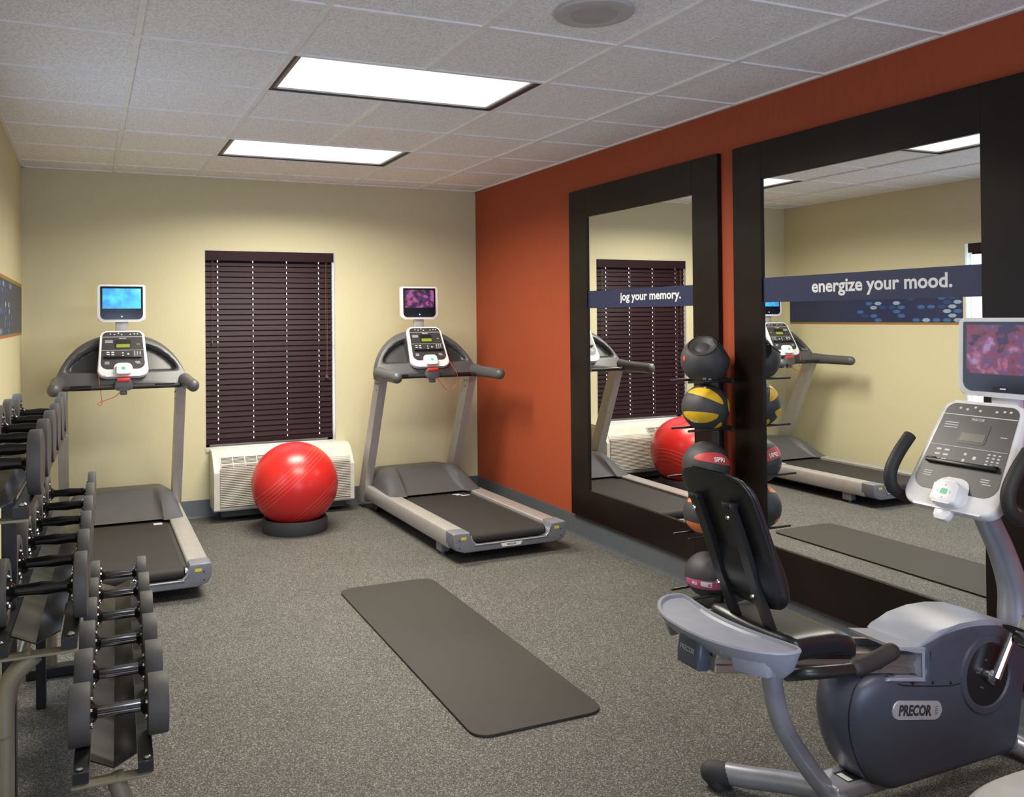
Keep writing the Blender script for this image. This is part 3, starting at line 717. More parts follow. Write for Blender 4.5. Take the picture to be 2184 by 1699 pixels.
    q = MB(); q.prism(rrect(.12, .075, .03, 5, .10, .015), -.05, .03, M=frame((0, 1.262, 1.105), (1, 0, 0), (0, 0, 1)), bevel=.008); q.prism(rrect(.045, .03, .008), -.01, .02, M=frame((0, 1.262, 1.052), (1, 0, 0), (0, 0, 1)), bevel=.003); sb = q.build('stop_switch', M_COWL, hs)
    q = MB(); q.box(-.042, .042, 1.225, 1.262, 1.128, 1.152, bevel=.006); q.build('stop_button', M_REDP, sb)
    # console and television
    Mc = frame((0, 1.345, 1.315), (1, 0, 0), (0, .175, .305)); console(th, (0, 0, 0), Mc, .325, .350, .285, M_LCD)
    q = MB(); q.box(-.042, .042, 1.518, 1.545, 1.40, 1.56, bevel=.006); q.build('television_bracket', M_SILVER, th)
    television(th, (0, 0, 0), frame((0, 1.51, 1.660), (1, 0, 0), (0, .03, 1)), .315, .262, scr)
    q = MB(); q.tube([(Vector(p)) for p in cord], .0022, 6, smooth=6); q.build('safety_cord', M_CORD, th)
    return th
T1C = [(-.155, 1.285, 1.20), (-.150, 1.262, 1.12), (-.140, 1.26, 1.05), (-.135, 1.25, .99), (-.150, 1.25, .972), (-.160, 1.25, .985), (-.13, 1.25, 1.0), (-.05, 1.25, 1.03), (-.01, 1.23, 1.08)]
T2C = [(.155, 1.29, 1.21), (.175, 1.262, 1.16), (.205, 1.24, 1.10), (.20, 1.24, 1.02), (.15, 1.24, .975), (.10, 1.24, .99), (.05, 1.23, 1.05), (.02, 1.23, 1.09)]
treadmill(.215, 'grey treadmill left of the window, behind the dumbbells, bright blue picture on its screen', M_SCR1, T1C, 'left')
treadmill(2.476, 'grey treadmill between the red ball and the orange wall, dark picture on its screen', M_SCR2, T2C, 'right').rotation_euler = (0, 0, .020)

# ------------------------------------------------------------------ dumbbell rack with three tiers
RZ = -R_(1.62); RO = Vector((0, 2.44, 0))
rack = thing('dumbbell_rack', 'three tier metal dumbbell rack along the left wall', 'dumbbell rack', RO, RZ)
TIERS = [(.056, .375), (-.128, .727), (-.238, 1.070)]; RL = 1.72
for ti, (tx, tz) in enumerate(TIERS):
    for s in (-1, 1):
        q = MB(); q.loft([[(tx + s * x, y, z) for x, z in ((.060, tz - .028), (.098, tz - .028), (.098, tz - .001), (.060, tz - .001))] for y in (.0, RL)])
        q.build('rail', M_RACKB, rack, smooth=0)
        for y in (.022, RL - .022):
            q = MB(); q.lathe([(.0, .006), (.006, .006), (.010, .002), (.010, 0), (.004, 0), (.004, -.030), (.006, -.030), (.006, -.036), (.0, -.036)], Matrix.Translation((tx + s * .082, y, tz + .001)), 10, caps=False); q.build('bolt', M_CHROME2, rack)
    q = MB(); q.loft([[(tx - .058, y, tz + .009), (tx - .058, y, tz + .005), (tx, y - yo, tz - .016), (tx + .058, y, tz + .005), (tx + .058, y, tz + .009), (tx, y - yo, tz - .012)] for y, yo in ((.045, .018), (RL - .03, 0))])
    q.build('saddle', M_TRAYB, rack, smooth=0)
    for y in (-.012, RL - .03):
        q = MB(); q.box(tx - .101, tx + .101, y, y + .042, tz - .036, tz - .029, bevel=.001, seg=1); q.build('end_bracket', M_RACK, rack, smooth=0)
for y in (.02, RL - .02):
    q = MB(); q.tube([(-.20, y + .02, .03), (-.20, y + .02, .62)], .022, 14); q.build('upright', M_RACK, rack)
    yp = .32 if y < 1 else RL - .32
    q = MB(); q.box(-.236, -.200, yp - .02, yp + .02, .0, 1.040, bevel=.003); q.build('post', M_RACKB, rack, smooth=0)
    q = MB(); q.box(-.236, -.10, yp - .018, yp + .018, .664, .698, bevel=.003); q.build('shelf_arm', M_RACKB, rack, smooth=0)
    q = MB(); q.tube([(-.20, y, .50), (-.197, y, .59), (-.18, y, .64), (-.13, y, .690)], .024, 14, smooth=6); q.build('support_arm', M_RACK, rack)
    q = MB(); q.tube([(.165, y + .02, .03), (.145, y, .14), (.09, y, .25), (.058, y, .345)], .024, 14, smooth=6); q.build('support_arm', M_RACK, rack)
    q = MB(); q.box(-.30, .18, y - .01, y + .05, .0, .045, bevel=.006); q.build('floor_foot', M_RACKB, rack, smooth=0)
q = MB(); q.tube([(-.205, .04, .52), (-.205, RL, .52)], .018, 12); q.build('cross_beam', M_RACK, rack)
Mr = Matrix.Translation(RO) @ Matrix.Rotation(RZ, 4, 'Z')
def dumbbell(tier, k, r, half, th, label, grp, glossy):
    tx, tz = TIERS[tier]; y = .165 + k * .287
    loc = Mr @ Vector((tx + (.014 if tier == 0 else .004), y, tz + r)); d = thing('dumbbell', label, 'dumbbell', loc, RZ, grp)
    hl = half - th          # half length of the bare handle
    for s in (-1, 1):
        q = MB(); Mx = frame((s * hl, 0, 0), (0, s, 0), (0, 0, 1))
        q.lathe([(.022, .0), (r * .62, .0), (r * .66, -.003), (r - .006, -.003), (r - .0015, -.001), (r, .003), (r, th - .004), (r - .0015, th - .001), (r - .006, th), (r * .5, th - .002), (.0, th - .002)][0:11], Mx, 44, caps=False)
        pl = q.build('weight_plate', M_PLATE, d)
        q = MB(); q.lathe([(.0165, -.020), (.021, -.016), (.030, -.007), (r * .60, -.001)], Mx, 32, caps=False)
        hb = q.build('collar', M_CHROME, d)
        for j in range(6):
            a = R_(60 * j + 30); q = MB(); q.lathe([(.0, -.0075), (.0055, -.007), (.0065, -.002)], Mx @ Matrix.Translation((math.cos(a) * r * .46, math.sin(a) * r * .46, -.001)), 8, caps=False)
            q.build('bolt', M_CHROME2, hb)
    q = MB(); n = 18
    if glossy: q.lathe([(.0165, -hl), (.0165, -hl + .02), (.0152, -hl * .55), (.0185, 0), (.0152, hl * .55), (.0165, hl - .02), (.0165, hl)], frame((0, 0, 0), (0, 1, 0), (0, 0, 1)), 24)
    else:
        q.loft([[Vector((x, (.0165 if i % 2 else .0150) * f * math.cos(math.pi * i / 18), (.0165 if i % 2 else .0150) * f * math.sin(math.pi * i / 18))) for i in range(36)] for x, f in ((-hl, 1), (-hl * .72, 1), (-hl * .70, 1.02), (hl * .70, 1.02), (hl * .72, 1), (hl, 1))])
    q.build('handle', M_CHROME if glossy else mat('ribbed chrome', (.20, .19, .18), .2, .95), d)
ORD = ['nearest the camera', 'second from the near end', 'third from the near end', 'fourth from the near end', 'fifth from the near end', 'farthest from the camera']
for k in range(6):
    dumbbell(0, k, .082 - .0032 * k, .129 - .0034 * k, .053 - .0032 * k, 'round black dumbbell on the lowest tier of the rack, ' + ORD[k], 'dumbbells on the lowest tier', False)
    dumbbell(1, k, .088 - .0012 * k, .115 - .002 * k, .032 - .0008 * k, 'round black dumbbell on the middle tier of the rack, ' + ORD[k], 'dumbbells on the middle tier', True)
    dumbbell(2, k, .088 - .0008 * k, .114 - .0024 * k, .031 - .0008 * k, 'round black dumbbell on the top tier of the rack, ' + ORD[k], 'dumbbells on the top tier', True)

# ------------------------------------------------------------------ medicine ball rack and five balls
off = (3.075, 3.70, 0); mr = thing('medicine_ball_rack', 'black upright rack with pairs of rods holding medicine balls between the mirrors', 'ball rack', off)
q = MB(off=off); q.box(3.086, 3.111, 3.690, 3.745, .02, 1.36, bevel=.003); q.build('post', M_RACKB, mr, smooth=0)
q = MB(off=off); q.box(2.98, 3.105, 3.60, 3.80, .0, .022, bevel=.005); q.build('base', M_RACKB, mr, smooth=0)
BALLS = [(1.305, .1245, .072, 1.204), (1.057, .1225, .068, .954), (.758, .122, .104, .695), (.508, .120, .060, .404), (.186, .116, .085, .107)]
BXC, BYC = 2.968, 3.652
for i, (bz, br, a, rz_) in enumerate(BALLS):
    for s in (-1, 1):
        q = MB(off=off); q.tube([(3.080, BYC + s * a, rz_ - .004), (2.806, BYC + s * a, rz_ - .004)], .0068, 10, round_end=True); q.build('prong', M_BLACKP, mr)
    q = MB(off=off); q.box(3.076, 3.090, BYC - a - .012, max(BYC + a + .012, 3.740), rz_ - .020, rz_ + .006, bevel=.003, seg=1); q.build('crossbar', M_RACKB, mr, smooth=0)
M_BALLG = mat('dark grey textured rubber', (.040, .040, .043), .55, bump=(260, .3, .001))
M_PY = mat('yellow rubber panel', (.68, .42, .012), .5, bump=(260, .2, .001)); M_PR = mat('brick red rubber panel', (.52, .055, .05), .5, bump=(260, .2, .001))
M_PO = mat('orange rubber panel', (.72, .20, .05), .5); M_PP = mat('pink rubber panel', (.50, .10, .23), .5)
def patch(q, c, r, a, b_, wd, lift=.0012, n=18, m_=8, pw=.6, mi=0):
    """lens shaped patch on a sphere from direction a to direction b (camera right, up, toward)"""
    D = lambda v: (cr * v[0] + cu * v[1] - cf * v[2])
    A, B = D(a).normalized(), D(b_).normalized(); N = A.cross(B).normalized(); ang = A.angle(B)
    def fn(u, v):
        t = u * ang; p = (A * math.sin(ang - t) + B * math.sin(t)) / math.sin(ang)
        ww = wd * (math.sin(math.pi * min(max(u, .0), 1)) ** pw if 0 < u < 1 else 0) * (2 * v - 1)
        return Vector(c) + (p * math.cos(ww) + N * math.sin(ww)).normalized() * (r + lift)
    q.grid(fn, n, m_, mi=mi)
def onball(c, r, d, up=(0, 1, 0)):
    z = (cr * d[0] + cu * d[1] - cf * d[2]).normalized(); u = cr * up[0] + cu * up[1] - cf * up[2]
    x = u.cross(z).normalized(); y = z.cross(x); M = Matrix((x, y, z)).transposed().to_4x4(); M.translation = Vector(c) + z * r; return M
def ball(i, label, build):
    bz, br = BALLS[i][:2]; c = (BXC, BYC, bz); t = thing('medicine_ball', label, 'ball', c, 0, 'medicine balls on the rack')
    build(c, br, t)
def wrap(q, c, r):
    """push flat lettering onto the sphere"""
    for v in q.bm.verts: v.co = Vector(c) + (v.co - Vector(c)).normalized() * r
def b0(c, r, t):
    q = MB(off=c)
    holes = [onball(c, r, (-.30, .78, .55)).to_3x3() @ Vector((0, 0, 1)), onball(c, r, (.75, .55, .37)).to_3x3() @ Vector((0, 0, 1))]
    q.sphere(c, r, seg=96, rings=64)
    for v in q.bm.verts:
        d = (v.co - Vector(c)).normalized()
        for h in holes:
            a = d.angle(h)
            if a < .62: v.co = Vector(c) + d * (r - .032 * min(1, (.62 - a) / .20) ** .8) 
    q.build('body', M_BALLG, t, smooth=60)
    for h, nm in zip(holes, 'ab'):
        x = h.orthogonal().normalized(); y = h.cross(x); q = MB(off=c); n = 40
        cc = Vector(c) + h * r * math.cos(.63)
        q.loft([[cc + (x * math.cos(2 * math.pi * k / n) + y * math.sin(2 * math.pi * k / n)) * (r * math.sin(.63) + .004 * math.cos(2 * math.pi * j / 8)) + h * .004 * math.sin(2 * math.pi * j / 8) for j in range(8)] for k in range(n + 1)], caps=False)
        q.build('grip_ring', M_RUBBER, t)
    q = MB(off=c); q.text('10', .016, onball(c, r, (-.20, -.72, .66)), height=.020, bold=.05); q.text('lb', .018, onball(c, r, (.02, -.74, .66)), height=.016, bold=.05); wrap(q, c, r + .0015); q.build('weight_mark', M_PRINT, t, smooth=0)
    q = MB(off=c); patch(q, c, r, (-.99, .22, .3), (-.98, -.02, .3), .10); q.build('red_patch', M_PR, t)
def b1(c, r, t):
    q = MB(off=c); q.sphere(c, r, seg=48, rings=32); q.build('body', M_BALLG, t, smooth=60)
    for a, b_, w_ in (((-.75, .66, .05), (.52, .22, .80), .24), ((-1.0, -.22, .10), (.30, -.22, .92), .26), ((.78, .42, .46), (.86, -.16, .50), .17), ((.42, -.52, .70), (.25, -.96, .15), .20), ((.9, -.45, -.3), (.3, -.3, -.95), .22), ((.9, .35, -.35), (.1, .2, -1), .22)):
        q = MB(off=c); patch(q, c, r, a, b_, w_); q.build('yellow_panel', M_PY, t, smooth=60)
    q = MB(off=c); q.text('PLUS', .040, onball(c, r, (-.62, -.50, .60), (.1, 1, 0)), height=.014, bold=.03); wrap(q, c, r + .003); q.build('lettering', M_WHITE, t, smooth=0)
    q = MB(off=c); q.text('5', .014, onball(c, r, (-.15, .88, .45)), height=.012, bold=.03); wrap(q, c, r + .003); q.build('weight_mark', M_WHITE, t, smooth=0)
def b2(c, r, t):
    q = MB(off=c); q.sphere(c, r, seg=48, rings=32); q.build('body', M_BALLG, t, smooth=60)
    for a, b_ in (((-.72, .40, .6), (.95, .05, .32)), ((.8, .45, -.4), (-.3, .3, -.9))):
        q = MB(off=c); patch(q, c, r, a, b_, .24); q.build('red_panel', M_PR, t, smooth=60)
    q = MB(off=c); q.text('SPRI', .064, onball(c, r, (.32, .36, .87), (.10, 1, 0)), height=.024, bold=.03); wrap(q, c, r + .003); q.build('lettering', M_WHITE, t, smooth=0)
    q = MB(off=c); q.tube([Vector(c) + (cr * math.sin(a) * .99 + cu * -.14 - cf * math.cos(a) * .99).normalized() * (r + .0005) for a in [R_(-90 + 12 * k) for k in range(16)]], .0022, 6); q.build('seam', M_RUBBER, t)
def b3(c, r, t):
    q = MB(off=c); q.sphere(c, r, seg=48, rings=32); q.build('body', M_BALLG, t, smooth=60)
    for a, b_ in (((-.95, .55, .1), (.2, .75, .6)), ((-.98, -.35, .12), (.2, -.45, .85)), ((.6, .75, -.2), (.4, .4, -.8)), ((.98, -.3, -.1), (.3, -.4, -.9))):
        q = MB(off=c); patch(q, c, r, a, b_, .27); q.build('orange_panel', M_PO, t, smooth=60)
def b4(c, r, t):
    q = MB(off=c); q.sphere(c, r, seg=48, rings=32); q.build('body', M_BALLG, t, smooth=60)
    q = MB(off=c); q.grid(lambda u, v: Vector(c) + (cr * math.sin(R_(-85 + 170 * u)) + cu * (-.24 + (.24 * v - .12) * 1.9 * (1 - .35 * abs(2 * u - 1) ** 4)) - cf * math.cos(R_(-85 + 170 * u))).normalized() * (r + .0012), 30, 8); q.build('pink_panel', M_PP, t, smooth=60)
    q = MB(off=c); q.grid(lambda u, v: Vector(c) + (cr * (-.50 + .44 * u) + cu * (-.26 + .20 * v) - cf * .80).normalized() * (r + .0022), 8, 3); lb = q.build('weight_label', M_WHITE, t)
    q = MB(off=c); q.text('8', .012, onball(c, r, (-.16, -.18, .85)), height=.016, bold=.04); wrap(q, c, r + .0032); q.build('lettering', M_PP, lb, smooth=0)
    q = MB(off=c); q.text('RI', .026, onball(c, r, (-.72, -.18, .62)), height=.017, bold=.04); wrap(q, c, r + .003); q.build('lettering', M_WHITE, t, smooth=0)
ball(0, 'black medicine ball with two recessed hand grips, topmost on the rack', b0)
ball(1, 'black medicine ball with yellow petal shaped panels', b1)
ball(2, 'black medicine ball with a red panel lettered SPRI', b2)
ball(3, 'black medicine ball with orange panels, behind the bike backrest', b3)
ball(4, 'black medicine ball with a pink band and white label, lowest on the rack', b4)

# ------------------------------------------------------------------ recumbent exercise bike
YC = 1.985; off = (2.20, YC, 0)
bk = thing('recumbent_exercise_bike', 'blue grey recumbent exercise bike with black seat in front of the wide mirror', 'exercise bike', off)
def B(): return MB(off=off)
XZ = frame((0, YC, 0), (1, 0, 0), (0, 0, 1))     # local z = -y (toward the camera)
# shroud: upper shell and lower shell
lowr = [(2.150, .112), (2.42, .114), (2.66, .122), (2.765, .134), (2.795, .22), (2.815, .33), (2.81, .395), (2.64, .395), (2.50, .392), (2.45, .388), (2.27, .425), (2.13, .448), (2.07, .452), (2.028, .415), (2.004, .35), (2.006, .28), (2.036, .20), (2.085, .145)]
uppr = [(2.13, .4495), (2.27, .4265), (2.45, .3895), (2.50, .3935), (2.64, .3965), (2.81, .3965), (2.86, .43), (2.85, .470), (2.78, .512), (2.70, .538), (2.61, .551), (2.52, .553), (2.43, .543), (2.355, .522), (2.335, .500), (2.335, .436)]
body = [(2.205, .100), (2.42, .100), (2.66, .102), (2.765, .108), (2.800, .17), (2.825, .30), (2.86, .42), (2.85, .470), (2.78, .512), (2.70, .538), (2.61, .551), (2.52, .553), (2.43, .543), (2.36, .522), (2.345, .495), (2.335, .425), (2.19, .448), (2.140, .450), (2.090, .415), (2.066, .35), (2.068, .28), (2.096, .20), (2.145, .132)]
def dens(P, n=3): return [(P[i][0] + (P[(i + 1) % len(P)][0] - P[i][0]) * k / n, P[i][1] + (P[(i + 1) % len(P)][1] - P[i][1]) * k / n) for i in range(len(P)) for k in range(n)]
body = [(p.x, p.z) for p in cat_path([(x, 0, z) for x, z in body] + [(body[0][0], 0, body[0][1])], 4)][:-1]
def bring(yy, hw=.105, rnd=.030, rear=.125):
    a = abs(yy) / hw; cx_, cz_ = 2.45, .33; out = []
    n = len(body)
    ins = rnd * (1 - math.sqrt(max(0, 1 - max(0, (abs(yy) - (hw - rnd)) / rnd) ** 2)))
    for i in range(n):
        p, nx = body[i], (body[(i + 1) % n][0] - body[i - 1][0], body[(i + 1) % n][1] - body[i - 1][1])
        L = math.hypot(*nx) or 1; x = p[0] - nx[1] / L * ins; z = p[1] + nx[0] / L * ins
        w_ = max(0, min(1, (2.40 - x) / .33)); x += w_ ** 1.3 * rear * (1 - math.sqrt(max(0, 1 - (a * .985) ** 2.6)))
        out.append(Vector((x, YC + yy, z)))
    return out
q = B(); q.loft([bring(.105 * math.sin(math.pi / 2 * k / 14)) for k in range(-14, 15)])
q.build('shroud', M_BIKE, bk, smooth=50)
q = B(); q.tube([(2.20, YC - .094, .450), (2.235, YC - .1035, .424), (2.29, YC - .1052, .408), (2.45, YC - .1052, .380), (2.52, YC - .1052, .378)], .0017, 6, smooth=6); q.build('shroud_seam', M_BLACKP, bk)
q = B(); top = [(2.335, .515), (2.355, .528), (2.43, .550), (2.52, .561), (2.61, .559), (2.70, .546), (2.78, .520), (2.85, .478), (2.84, .466), (2.775, .505), (2.70, .528), (2.61, .540), (2.52, .542), (2.43, .531), (2.36, .510)]
q.prism(top, -.098, .098, M=XZ, bevel=.006); q.build('lit_top_trim', M_BIKEL, bk, smooth=50)  # paler grey mostly puts the light falling on the shroud top into colour
q = B(); fr = [(2.354, .408), (2.354, .514), (2.232, .534), (2.238, .522), (2.342, .502), (2.342, .422), (2.20, .446), (2.19, .438)]
q.prism(fr, -.080, .108, M=XZ, bevel=.004, seg=1); q.build('rail_socket', M_BIKEL, bk, smooth=0)
def disc(x, z, y, r, h, mi=0, Q=None, prof=None, seg=40): Q.lathe(prof or [(r, 0), (r, h)], frame((x, y, z), (1, 0, 0), (0, 0, 1)), seg, mi)
CX, CZ_ = 2.632, .385
q = B(); q.lathe([(.128, -.004), (.122, .008), (.104, .009), (.098, .002)], frame((CX, YC - .104, CZ_), (1, 0, 0), (0, 0, 1)), 56, caps=False); q.build('crank_bezel', M_BIKE, bk)
q = B(); disc(CX, CZ_, YC - .1045, .100, .003, Q=q, seg=56); q.build('crank_disc', M_BLACKP, bk)
for a in range(0, 360, 72):
    q = B(); q.lathe([(.004, 0), (.003, .003)], frame((CX + .045 * math.cos(R_(a + 20)), YC - .1076, CZ_ + .045 * math.sin(R_(a + 20))), (1, 0, 0), (0, 0, 1)), 8); q.build('disc_bolt', M_CHROME2, bk)
for s, ang in ((1, 62), (-1, 242)):
    ex, ez = math.cos(R_(ang)), math.sin(R_(ang)); yy = YC - s * .135; q = B()
    q.lathe([(.022, 0), (.024, .004), (.022, .018), (.010, .022)], frame((CX, yy + s * .028, CZ_), (s, 0, 0), (0, 0, 1)), 20)
    q.tube([(CX, yy, CZ_), (CX + ex * .17, yy - s * .012, CZ_ + ez * .17)], .011, 10, radii=[.015, .011]); cw = q.build('crank_arm', M_CHROME2, bk)
    px, pz = CX + ex * .17, CZ_ + ez * .17
    q = B(); q.tube([(px, yy - s * .01, pz), (px, yy - s * .12, pz)], .007, 8); q.build('pedal_axle', M_CHROME2, bk)
    q = B(); Mp = frame((px, yy - s * .07, pz), (.55, 0, .83), (0, 1, 0)); q.prism(rrect(.105, .09, .02), -.014, .014, M=Mp, bevel=.004); pd = q.build('pedal', M_BLACKP, bk)
    q = B(); q.tube([Mp @ Vector(p) for p in ((-.02, -.05, .0), (-.02, -.045, .05), (-.02, 0, .075), (-.02, .045, .05), (-.02, .05, 0))], .003, 8, smooth=5, flat=6); q.build('pedal_strap', M_RUBBER, pd)
for x, z in ((2.300, .415), (2.385, .401), (2.465, .387)):
    q = B(); q.lathe([(.0055, 0), (.004, .003)], frame((x, YC - .1045, z), (1, 0, 0), (0, 0, 1)), 8); q.build('shroud_screw', M_BLACKP, bk)
q = B(); Ml = frame((2.316, YC - .1055, .330), (1, 0, -.185), (0, 0, 1)); q.prism(rrect(.215, .056, .027, 8), -.002, .003, M=Ml, bevel=.002, seg=1); bd = q.build('badge', mat('silver badge', (.50, .50, .52), .35, .3), bk, smooth=0)
q = B(); q.text('PRECOR', .142, Ml @ Matrix.Translation((-.010, 0, .0034)), height=.034, bold=.05); q.text('USA', .026, Ml @ Matrix.Translation((.082, 0, .0034)) @ Matrix.Rotation(R_(-90), 4, 'Z'), height=.012); q.build('lettering', M_PANEL, bd, smooth=0)
sm = [bring(-.062)[i] for i in range(len(body)) if bring(-.062)[i].x < 2.20 and .105 < body[i][1] < .46]
q = B(); q.tube([p + Vector((.0, -.0006, 0)) for p in sm], .0018, 6); q.build('shroud_seam', M_BLACKP, bk)
# rail
ra, rb = Vector((1.575, YC, .588)), Vector((2.345, YC, .455))
Rm = frame(ra, rb - ra, (0, 1, 0)); RLn = (rb - ra).length
q = B()
q.box(0, RLn, -.080, .080, -.030, -.006, bevel=.003, seg=1, M=Rm); q.box(0, RLn, -.074, .074, -.007, .010, M=Rm); q.box(0, RLn, -.080, -.060, .009, .030, bevel=.002, seg=1, M=Rm); q.box(0, RLn, .060, .080, .009, .030, bevel=.002, seg=1, M=Rm); q.build('seat_rail', M_ALU, bk, smooth=0)
q = B(); q.prism([(-.044, -.044), (.044, -.044), (.050, -.01), (.047, .030), (.026, .046), (-.026, .046), (-.047, .030), (-.050, -.01)], -.018, .030, M=frame(ra + Vector((-.004, 0, .008)), (0, -1, 0), (.15, 0, 1)), bevel=.010, seg=3); ec = q.build('rail_end_cap', M_BIKE, bk)
q = B(); q.text('PRECOR', .062, frame(ra + Vector((-.0345, 0, .016)), (0, -1, 0), (.15, 0, 1)), height=.015, bold=.03); q.build('lettering', M_BIKEL, ec, smooth=0)
# seat carriage and seat
q = B(); q.box(.10, .50, -.050, .050, .011, .036, M=Rm); q.box(.20, .44, -.14, .14, .032, .046, bevel=.004, M=Rm); q.build('seat_carriage', M_BLACKP, bk, smooth=0)
for s in (-1, 1):
    q = B(); q.lathe([(.018, -.012), (.022, -.008), (.022, .008), (.018, .012)], frame(Rm @ Vector((.60, s * .092, .012)), (1, 0, 0), (0, 0, 1)), 18); q.build('guide_wheel', M_BLACKP, bk)
def seat(u, v):
    # u along length 0 rear .. 1 front, v around the section
    x = 1.745 + .315 * u
    hw = .185 - .020 * math.sin(math.pi * u) - .060 * max(0, (u - .6) / .4) ** 1.6
    a = 2 * math.pi * v; c, s_ = math.cos(a), math.sin(a)
    e = 1 - max(0, abs(2 * u - 1) - .78) / .22; e = max(0.0, e); e = math.sqrt(e * (2 - e)) if e < 1 else 1
    yy = math.copysign(abs(c) ** .55, c) * hw * (.35 + .65 * e)
    top = .655 - .025 * u - .040 * max(0, (u - .6) / .4) ** 2; th_ = .078
    zz = top - th_ / 2 + math.copysign(abs(s_) ** .6, s_) * th_ / 2 * e
    if s_ > 0: zz += .016 * (abs(yy) / .18) ** 2 - .004
    return Vector((x, YC + yy, zz))
q = B(); q.grid(seat, 36, 48); q.build('seat_cushion', M_VINYL, bk, smooth=60)
# backrest: rear shell and cushion
def BR(t):  # centre line of the backrest, t 0 bottom .. 1 top; returns x,z
    z = .700 + .395 * t; x = 1.775 - .10 * t - .05 * t * t; return x, z
def backr(front):
    def f(u, v):
        x, z = BR(u); hw = .147 - .010 * (1 - u) ** 2
        e = 1 - max(0, abs(2 * u - 1) - .70) / .30; e = math.sqrt(max(0, e * (2 - e)))
        a = 2 * math.pi * v; c, s_ = math.cos(a), math.sin(a)
        yy = math.copysign(abs(c) ** .6, c) * hw * (.50 + .50 * e)
        th_ = (.017 + .027 * math.exp(-((u - .24) / .20) ** 2)) if front else .014
        ox = (.010 if front else -.004) + math.copysign(abs(s_) ** .7, s_) * th_ * (e if front else max(e, .3))
        return Vector((x + ox, YC + yy, z + (.0 if front else .004)))
    return f
q = B(); q.grid(backr(True), 40, 44); q.build('back_cushion', M_VINYL, bk, smooth=60)
q = B(); q.grid(backr(False), 40, 44); q.build('back_shell', M_BLACKP, bk, smooth=60)
for s in (-1, 1):
    q = B(); pts = [(BR(.78)[0] - .028, BR(.78)[1]), (BR(.5)[0] - .030, BR(.5)[1]), (BR(.2)[0] - .030, BR(.2)[1]), (1.775, .655), (1.83, .585)]
    q.loft([[(x + dx, YC + s * .072 + dy, z) for dx, dy in ((-.012, -.017), (-.012, .017), (.006, .017), (.006, -.017))] for x, z in pts]); st = q.build('back_strut', M_BLACKP, bk, smooth=0)
    q = B(); q.box(pts[0][0] - .02, pts[0][0] + .012, YC + s * .072 - .018, YC + s * .072 + .018, pts[0][1] - .006, pts[0][1] + .012, bevel=.003); q.build('strut_cap', M_BLACKP, st)
    for k in (0, 2):
        x, z = pts[k]; q = B(); q.lathe([(.007, 0), (.005, .004)], frame((x - .0125, YC + s * .072, z - .03), (0, -1, 0), (0, 0, 1)), 10); q.build('bolt', M_CHROME2, st)
# tray behind the seat
def tray_ring(grow, z, dip=0):
    pts = []
    N = 44
    for k in range(N):
        a = 2 * math.pi * k / N; c, s_ = math.cos(a), math.sin(a)
        v = math.copysign(abs(s_) ** .62, s_); u = math.copysign(abs(c) ** .75, c)
        y = v * (.262 + grow); x = 1.608 + u * (.080 + grow) + .075 * (abs(v) ** 2.2)
        pts.append(Vector((x, YC + .0 + y, z + .018 + (.028 * (1 - abs(v) ** 3) if z < .60 else 0))))
    return pts
q = B()
q.loft([tray_ring(-.045, .560), tray_ring(-.020, .585), tray_ring(-.004, .632), tray_ring(0, .640), tray_ring(-.002, .645), tray_ring(-.010, .645), tray_ring(-.014, .636)], caps=True)
def tfl(u, v):
    yv = (2 * v - 1); y = yv * .249; hw = .066 * max(.02, 1 - abs(yv) ** 6) ** .4; x = 1.608 + (2 * u - 1) * hw + .075 * abs(yv) ** 2.2
    e = min(1, min(u, 1 - u) / .18); cup = max(0, min(1, (abs(y) - .125) / .012)) * max(0, min(1, (.236 - abs(y)) / .02))
    return Vector((x, YC + y, .6585 - .012 * e - .060 * e * cup))
q.grid(tfl, 20, 90)
q.build('storage_tray', M_BIKEL, bk, smooth=40)
q = B(); q.box(1.60, 1.80, YC + .262 - .36 - .008, YC - .095, .6115, .638, bevel=.003, seg=1); 
q = B(); q.prism([(1.560, YC - .117), (1.668, YC - .125), (1.668, YC - .120), (1.560, YC - .112)], .629, .652, bevel=.001, seg=1); q.build('tray_divider', M_BIKEL, bk, smooth=0)
# seat side handles
for s in (-1, 1):
    q = B(); q.tube([(1.74, YC + s * .17, .560), (1.735, YC + s * .225, .585), (1.78, YC + s * .245, .588), (1.88, YC + s * .245, .578), (1.94, YC + s * .245, .577), (2.05, YC + s * .245, .600)], .0175, 14, smooth=6, round_end=False); hd = q.build('seat_handle', M_BLACKP, bk)
    q = B(); q.tube([(1.91, YC + s * .245, .577), (1.98, YC + s * .245, .585), (2.045, YC + s * .245, .600)], .0235, 14, smooth=4, round_end=True); q.build('grip', M_GRIP, hd)
# rear leg, stabilisers
q = B(); q.tube([(1.842, YC, .525), (1.850, YC, .43), (1.885, YC, .32), (1.965, YC, .20), (2.06, YC, .085)], .030, 16, smooth=6); q.build('rear_leg', M_BIKEM, bk)
q = B(); q.box(1.80, 1.90, YC - .04, YC + .04, .500, .520, bevel=.004, M=None); q.build('leg_bracket', M_BIKEM, bk, smooth=0)
q = B(); q.tube([(1.885, YC + .275, .052), (1.94, YC + .20, .060), (2.02, YC + .10, .072), (2.075, YC, .078), (2.02, YC - .10, .072), (1.94, YC - .20, .060), (1.885, YC - .275, .052)], .034, 18, smooth=7); q.build('rear_stabiliser', M_BIKEM, bk)
for s in (-1, 1):
    q = B(); q.tube([(1.893, YC + s * .264, .050), (1.868, YC + s * .300, .046)], .038, 18, round_end=True); q.box(1.85, 1.92, YC + s * .285 - .03, YC + s * .285 + .03, .0, .05, bevel=.012); q.build('stabiliser_cap', M_RUBBER, bk)
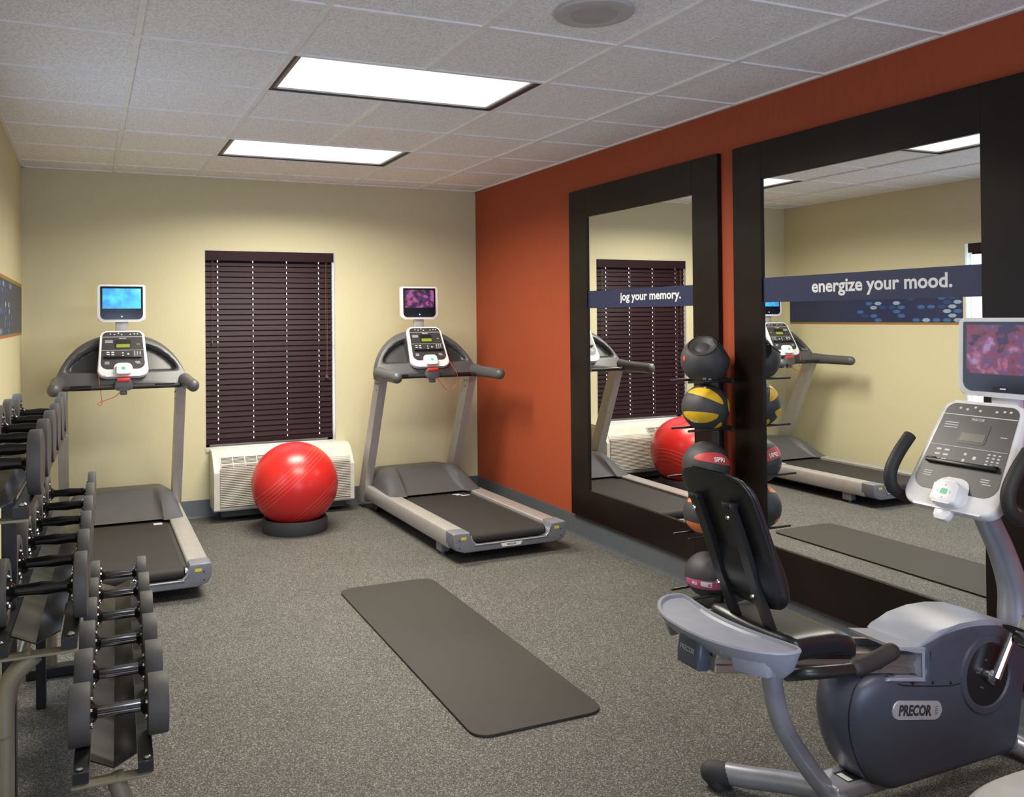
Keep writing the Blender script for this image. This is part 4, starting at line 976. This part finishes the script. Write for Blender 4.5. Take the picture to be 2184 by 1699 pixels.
q = B(); q.box(2.04, 2.86, YC - .055, YC + .055, .075, .125, bevel=.012, seg=3); q.build('base_beam', M_BIKEM, bk)
q = B(); q.box(2.10, 2.17, YC - .04, YC + .02, .1252, .1258); q.build('rating_label', M_PANELG, bk, smooth=0)
q = B(); q.box(2.105, 2.125, YC - .035, YC + .010, .1260, .1264); q.build('rating_strip', M_PRINT, bk, smooth=0)
q = B(); q.tube([(2.86, YC + .30, .045), (2.93, YC, .055), (2.86, YC - .30, .045)], .036, 18, smooth=8); q.build('front_stabiliser', M_BIKEM, bk)
for s in (-1, 1):
    q = B(); q.tube([(2.865, YC + s * .285, .044), (2.855, YC + s * .320, .040)], .040, 18, round_end=True); q.box(2.83, 2.89, YC + s * .31 - .03, YC + s * .31 + .03, .0, .05, bevel=.01); q.build('stabiliser_cap', M_RUBBER, bk)
# console post
q = B(); q.tube([(2.915, YC, .38), (2.925, YC, .50), (2.915, YC, .60), (2.865, YC, .72), (2.80, YC, .83), (2.745, YC, .93)], .048, 20, smooth=6, radii=[.052, .052, .046, .042, .040, .038]); q.build('console_post', M_BIKEM, bk)
q = B(); q.tube([(2.93, YC, .42), (2.93, YC, .52)], .030, 12, radii=[.056, .048]); q.build('post_collar', M_BIKEL, bk)
Mc = frame((2.690, YC, 1.065), (0, -1, 0), (.205, 0, .335)); cs = console(bk, off, Mc, .345, .400, .290, M_LCDOFF, grey=True)
q = B(); q.prism(rrect(.05, .04, .012, 4, .06), -.012, .012, M=Mc @ Matrix.Translation((-.01, -.215, -.015)), bevel=.004); q.build('heart_rate_clip', M_BEZEL, bk)
q = B(); q.box(2.884, 2.925, YC - .048, YC + .048, 1.14, 1.32, bevel=.010); q.build('television_bracket', M_BEZEL, bk)
television(bk, off, frame((2.875, YC, 1.385), (0, -1, 0), (.03, 0, 1)), .315, .275, M_SCR3, logo=True)
for s in (-1, 1):
    q = B(); q.tube([(2.80, YC + s * .06, .90), (2.745, YC + s * .15, .885), (2.66, YC + s * .205, .895), (2.600, YC + s * .212, .930), (2.592, YC + s * .212, .985), (2.63, YC + s * .212, 1.045), (2.69, YC + s * .212, 1.105)], .0215, 16, smooth=6); hb = q.build('handlebar', M_GRIP, bk)

# ------------------------------------------------------------------ light grey rounded machine cover at the lower right
off = (2.10, 1.17, 0); cv = thing('exercise_machine', 'light grey rounded cover of a machine cut off at the lower right corner', 'exercise machine', off)
q = MB(off=off)
def cov(u, v):
    a = 2 * math.pi * v; rr = .5
    k = u
    c, s_ = math.cos(a), math.sin(a)
    ex = math.copysign(abs(c) ** .9, c); ey = math.copysign(abs(s_) ** .9, s_)
    prof = [(.80, .02), (.97, .20), (1.0, .36), (.985, .385), (.93, .398), (.0, .405)]
    i = min(int(k * 5), 4); t = k * 5 - i; r0, z0 = prof[i]; r1, z1 = prof[i + 1]
    r = r0 + (r1 - r0) * t; z = z0 + (z1 - z0) * t
    return Vector((2.10 + .37 * r * ex, 1.17 + .285 * r * ey, z))
q.grid(cov, 20, 56); q.build('cover', mat('pale grey cover plastic', (.40, .395, .39), .5), cv, smooth=50)
q = MB(off=off); q.box(1.85, 2.35, .98, 1.36, .0, .022, bevel=.004); q.build('base', M_BLACKP, cv, smooth=0)
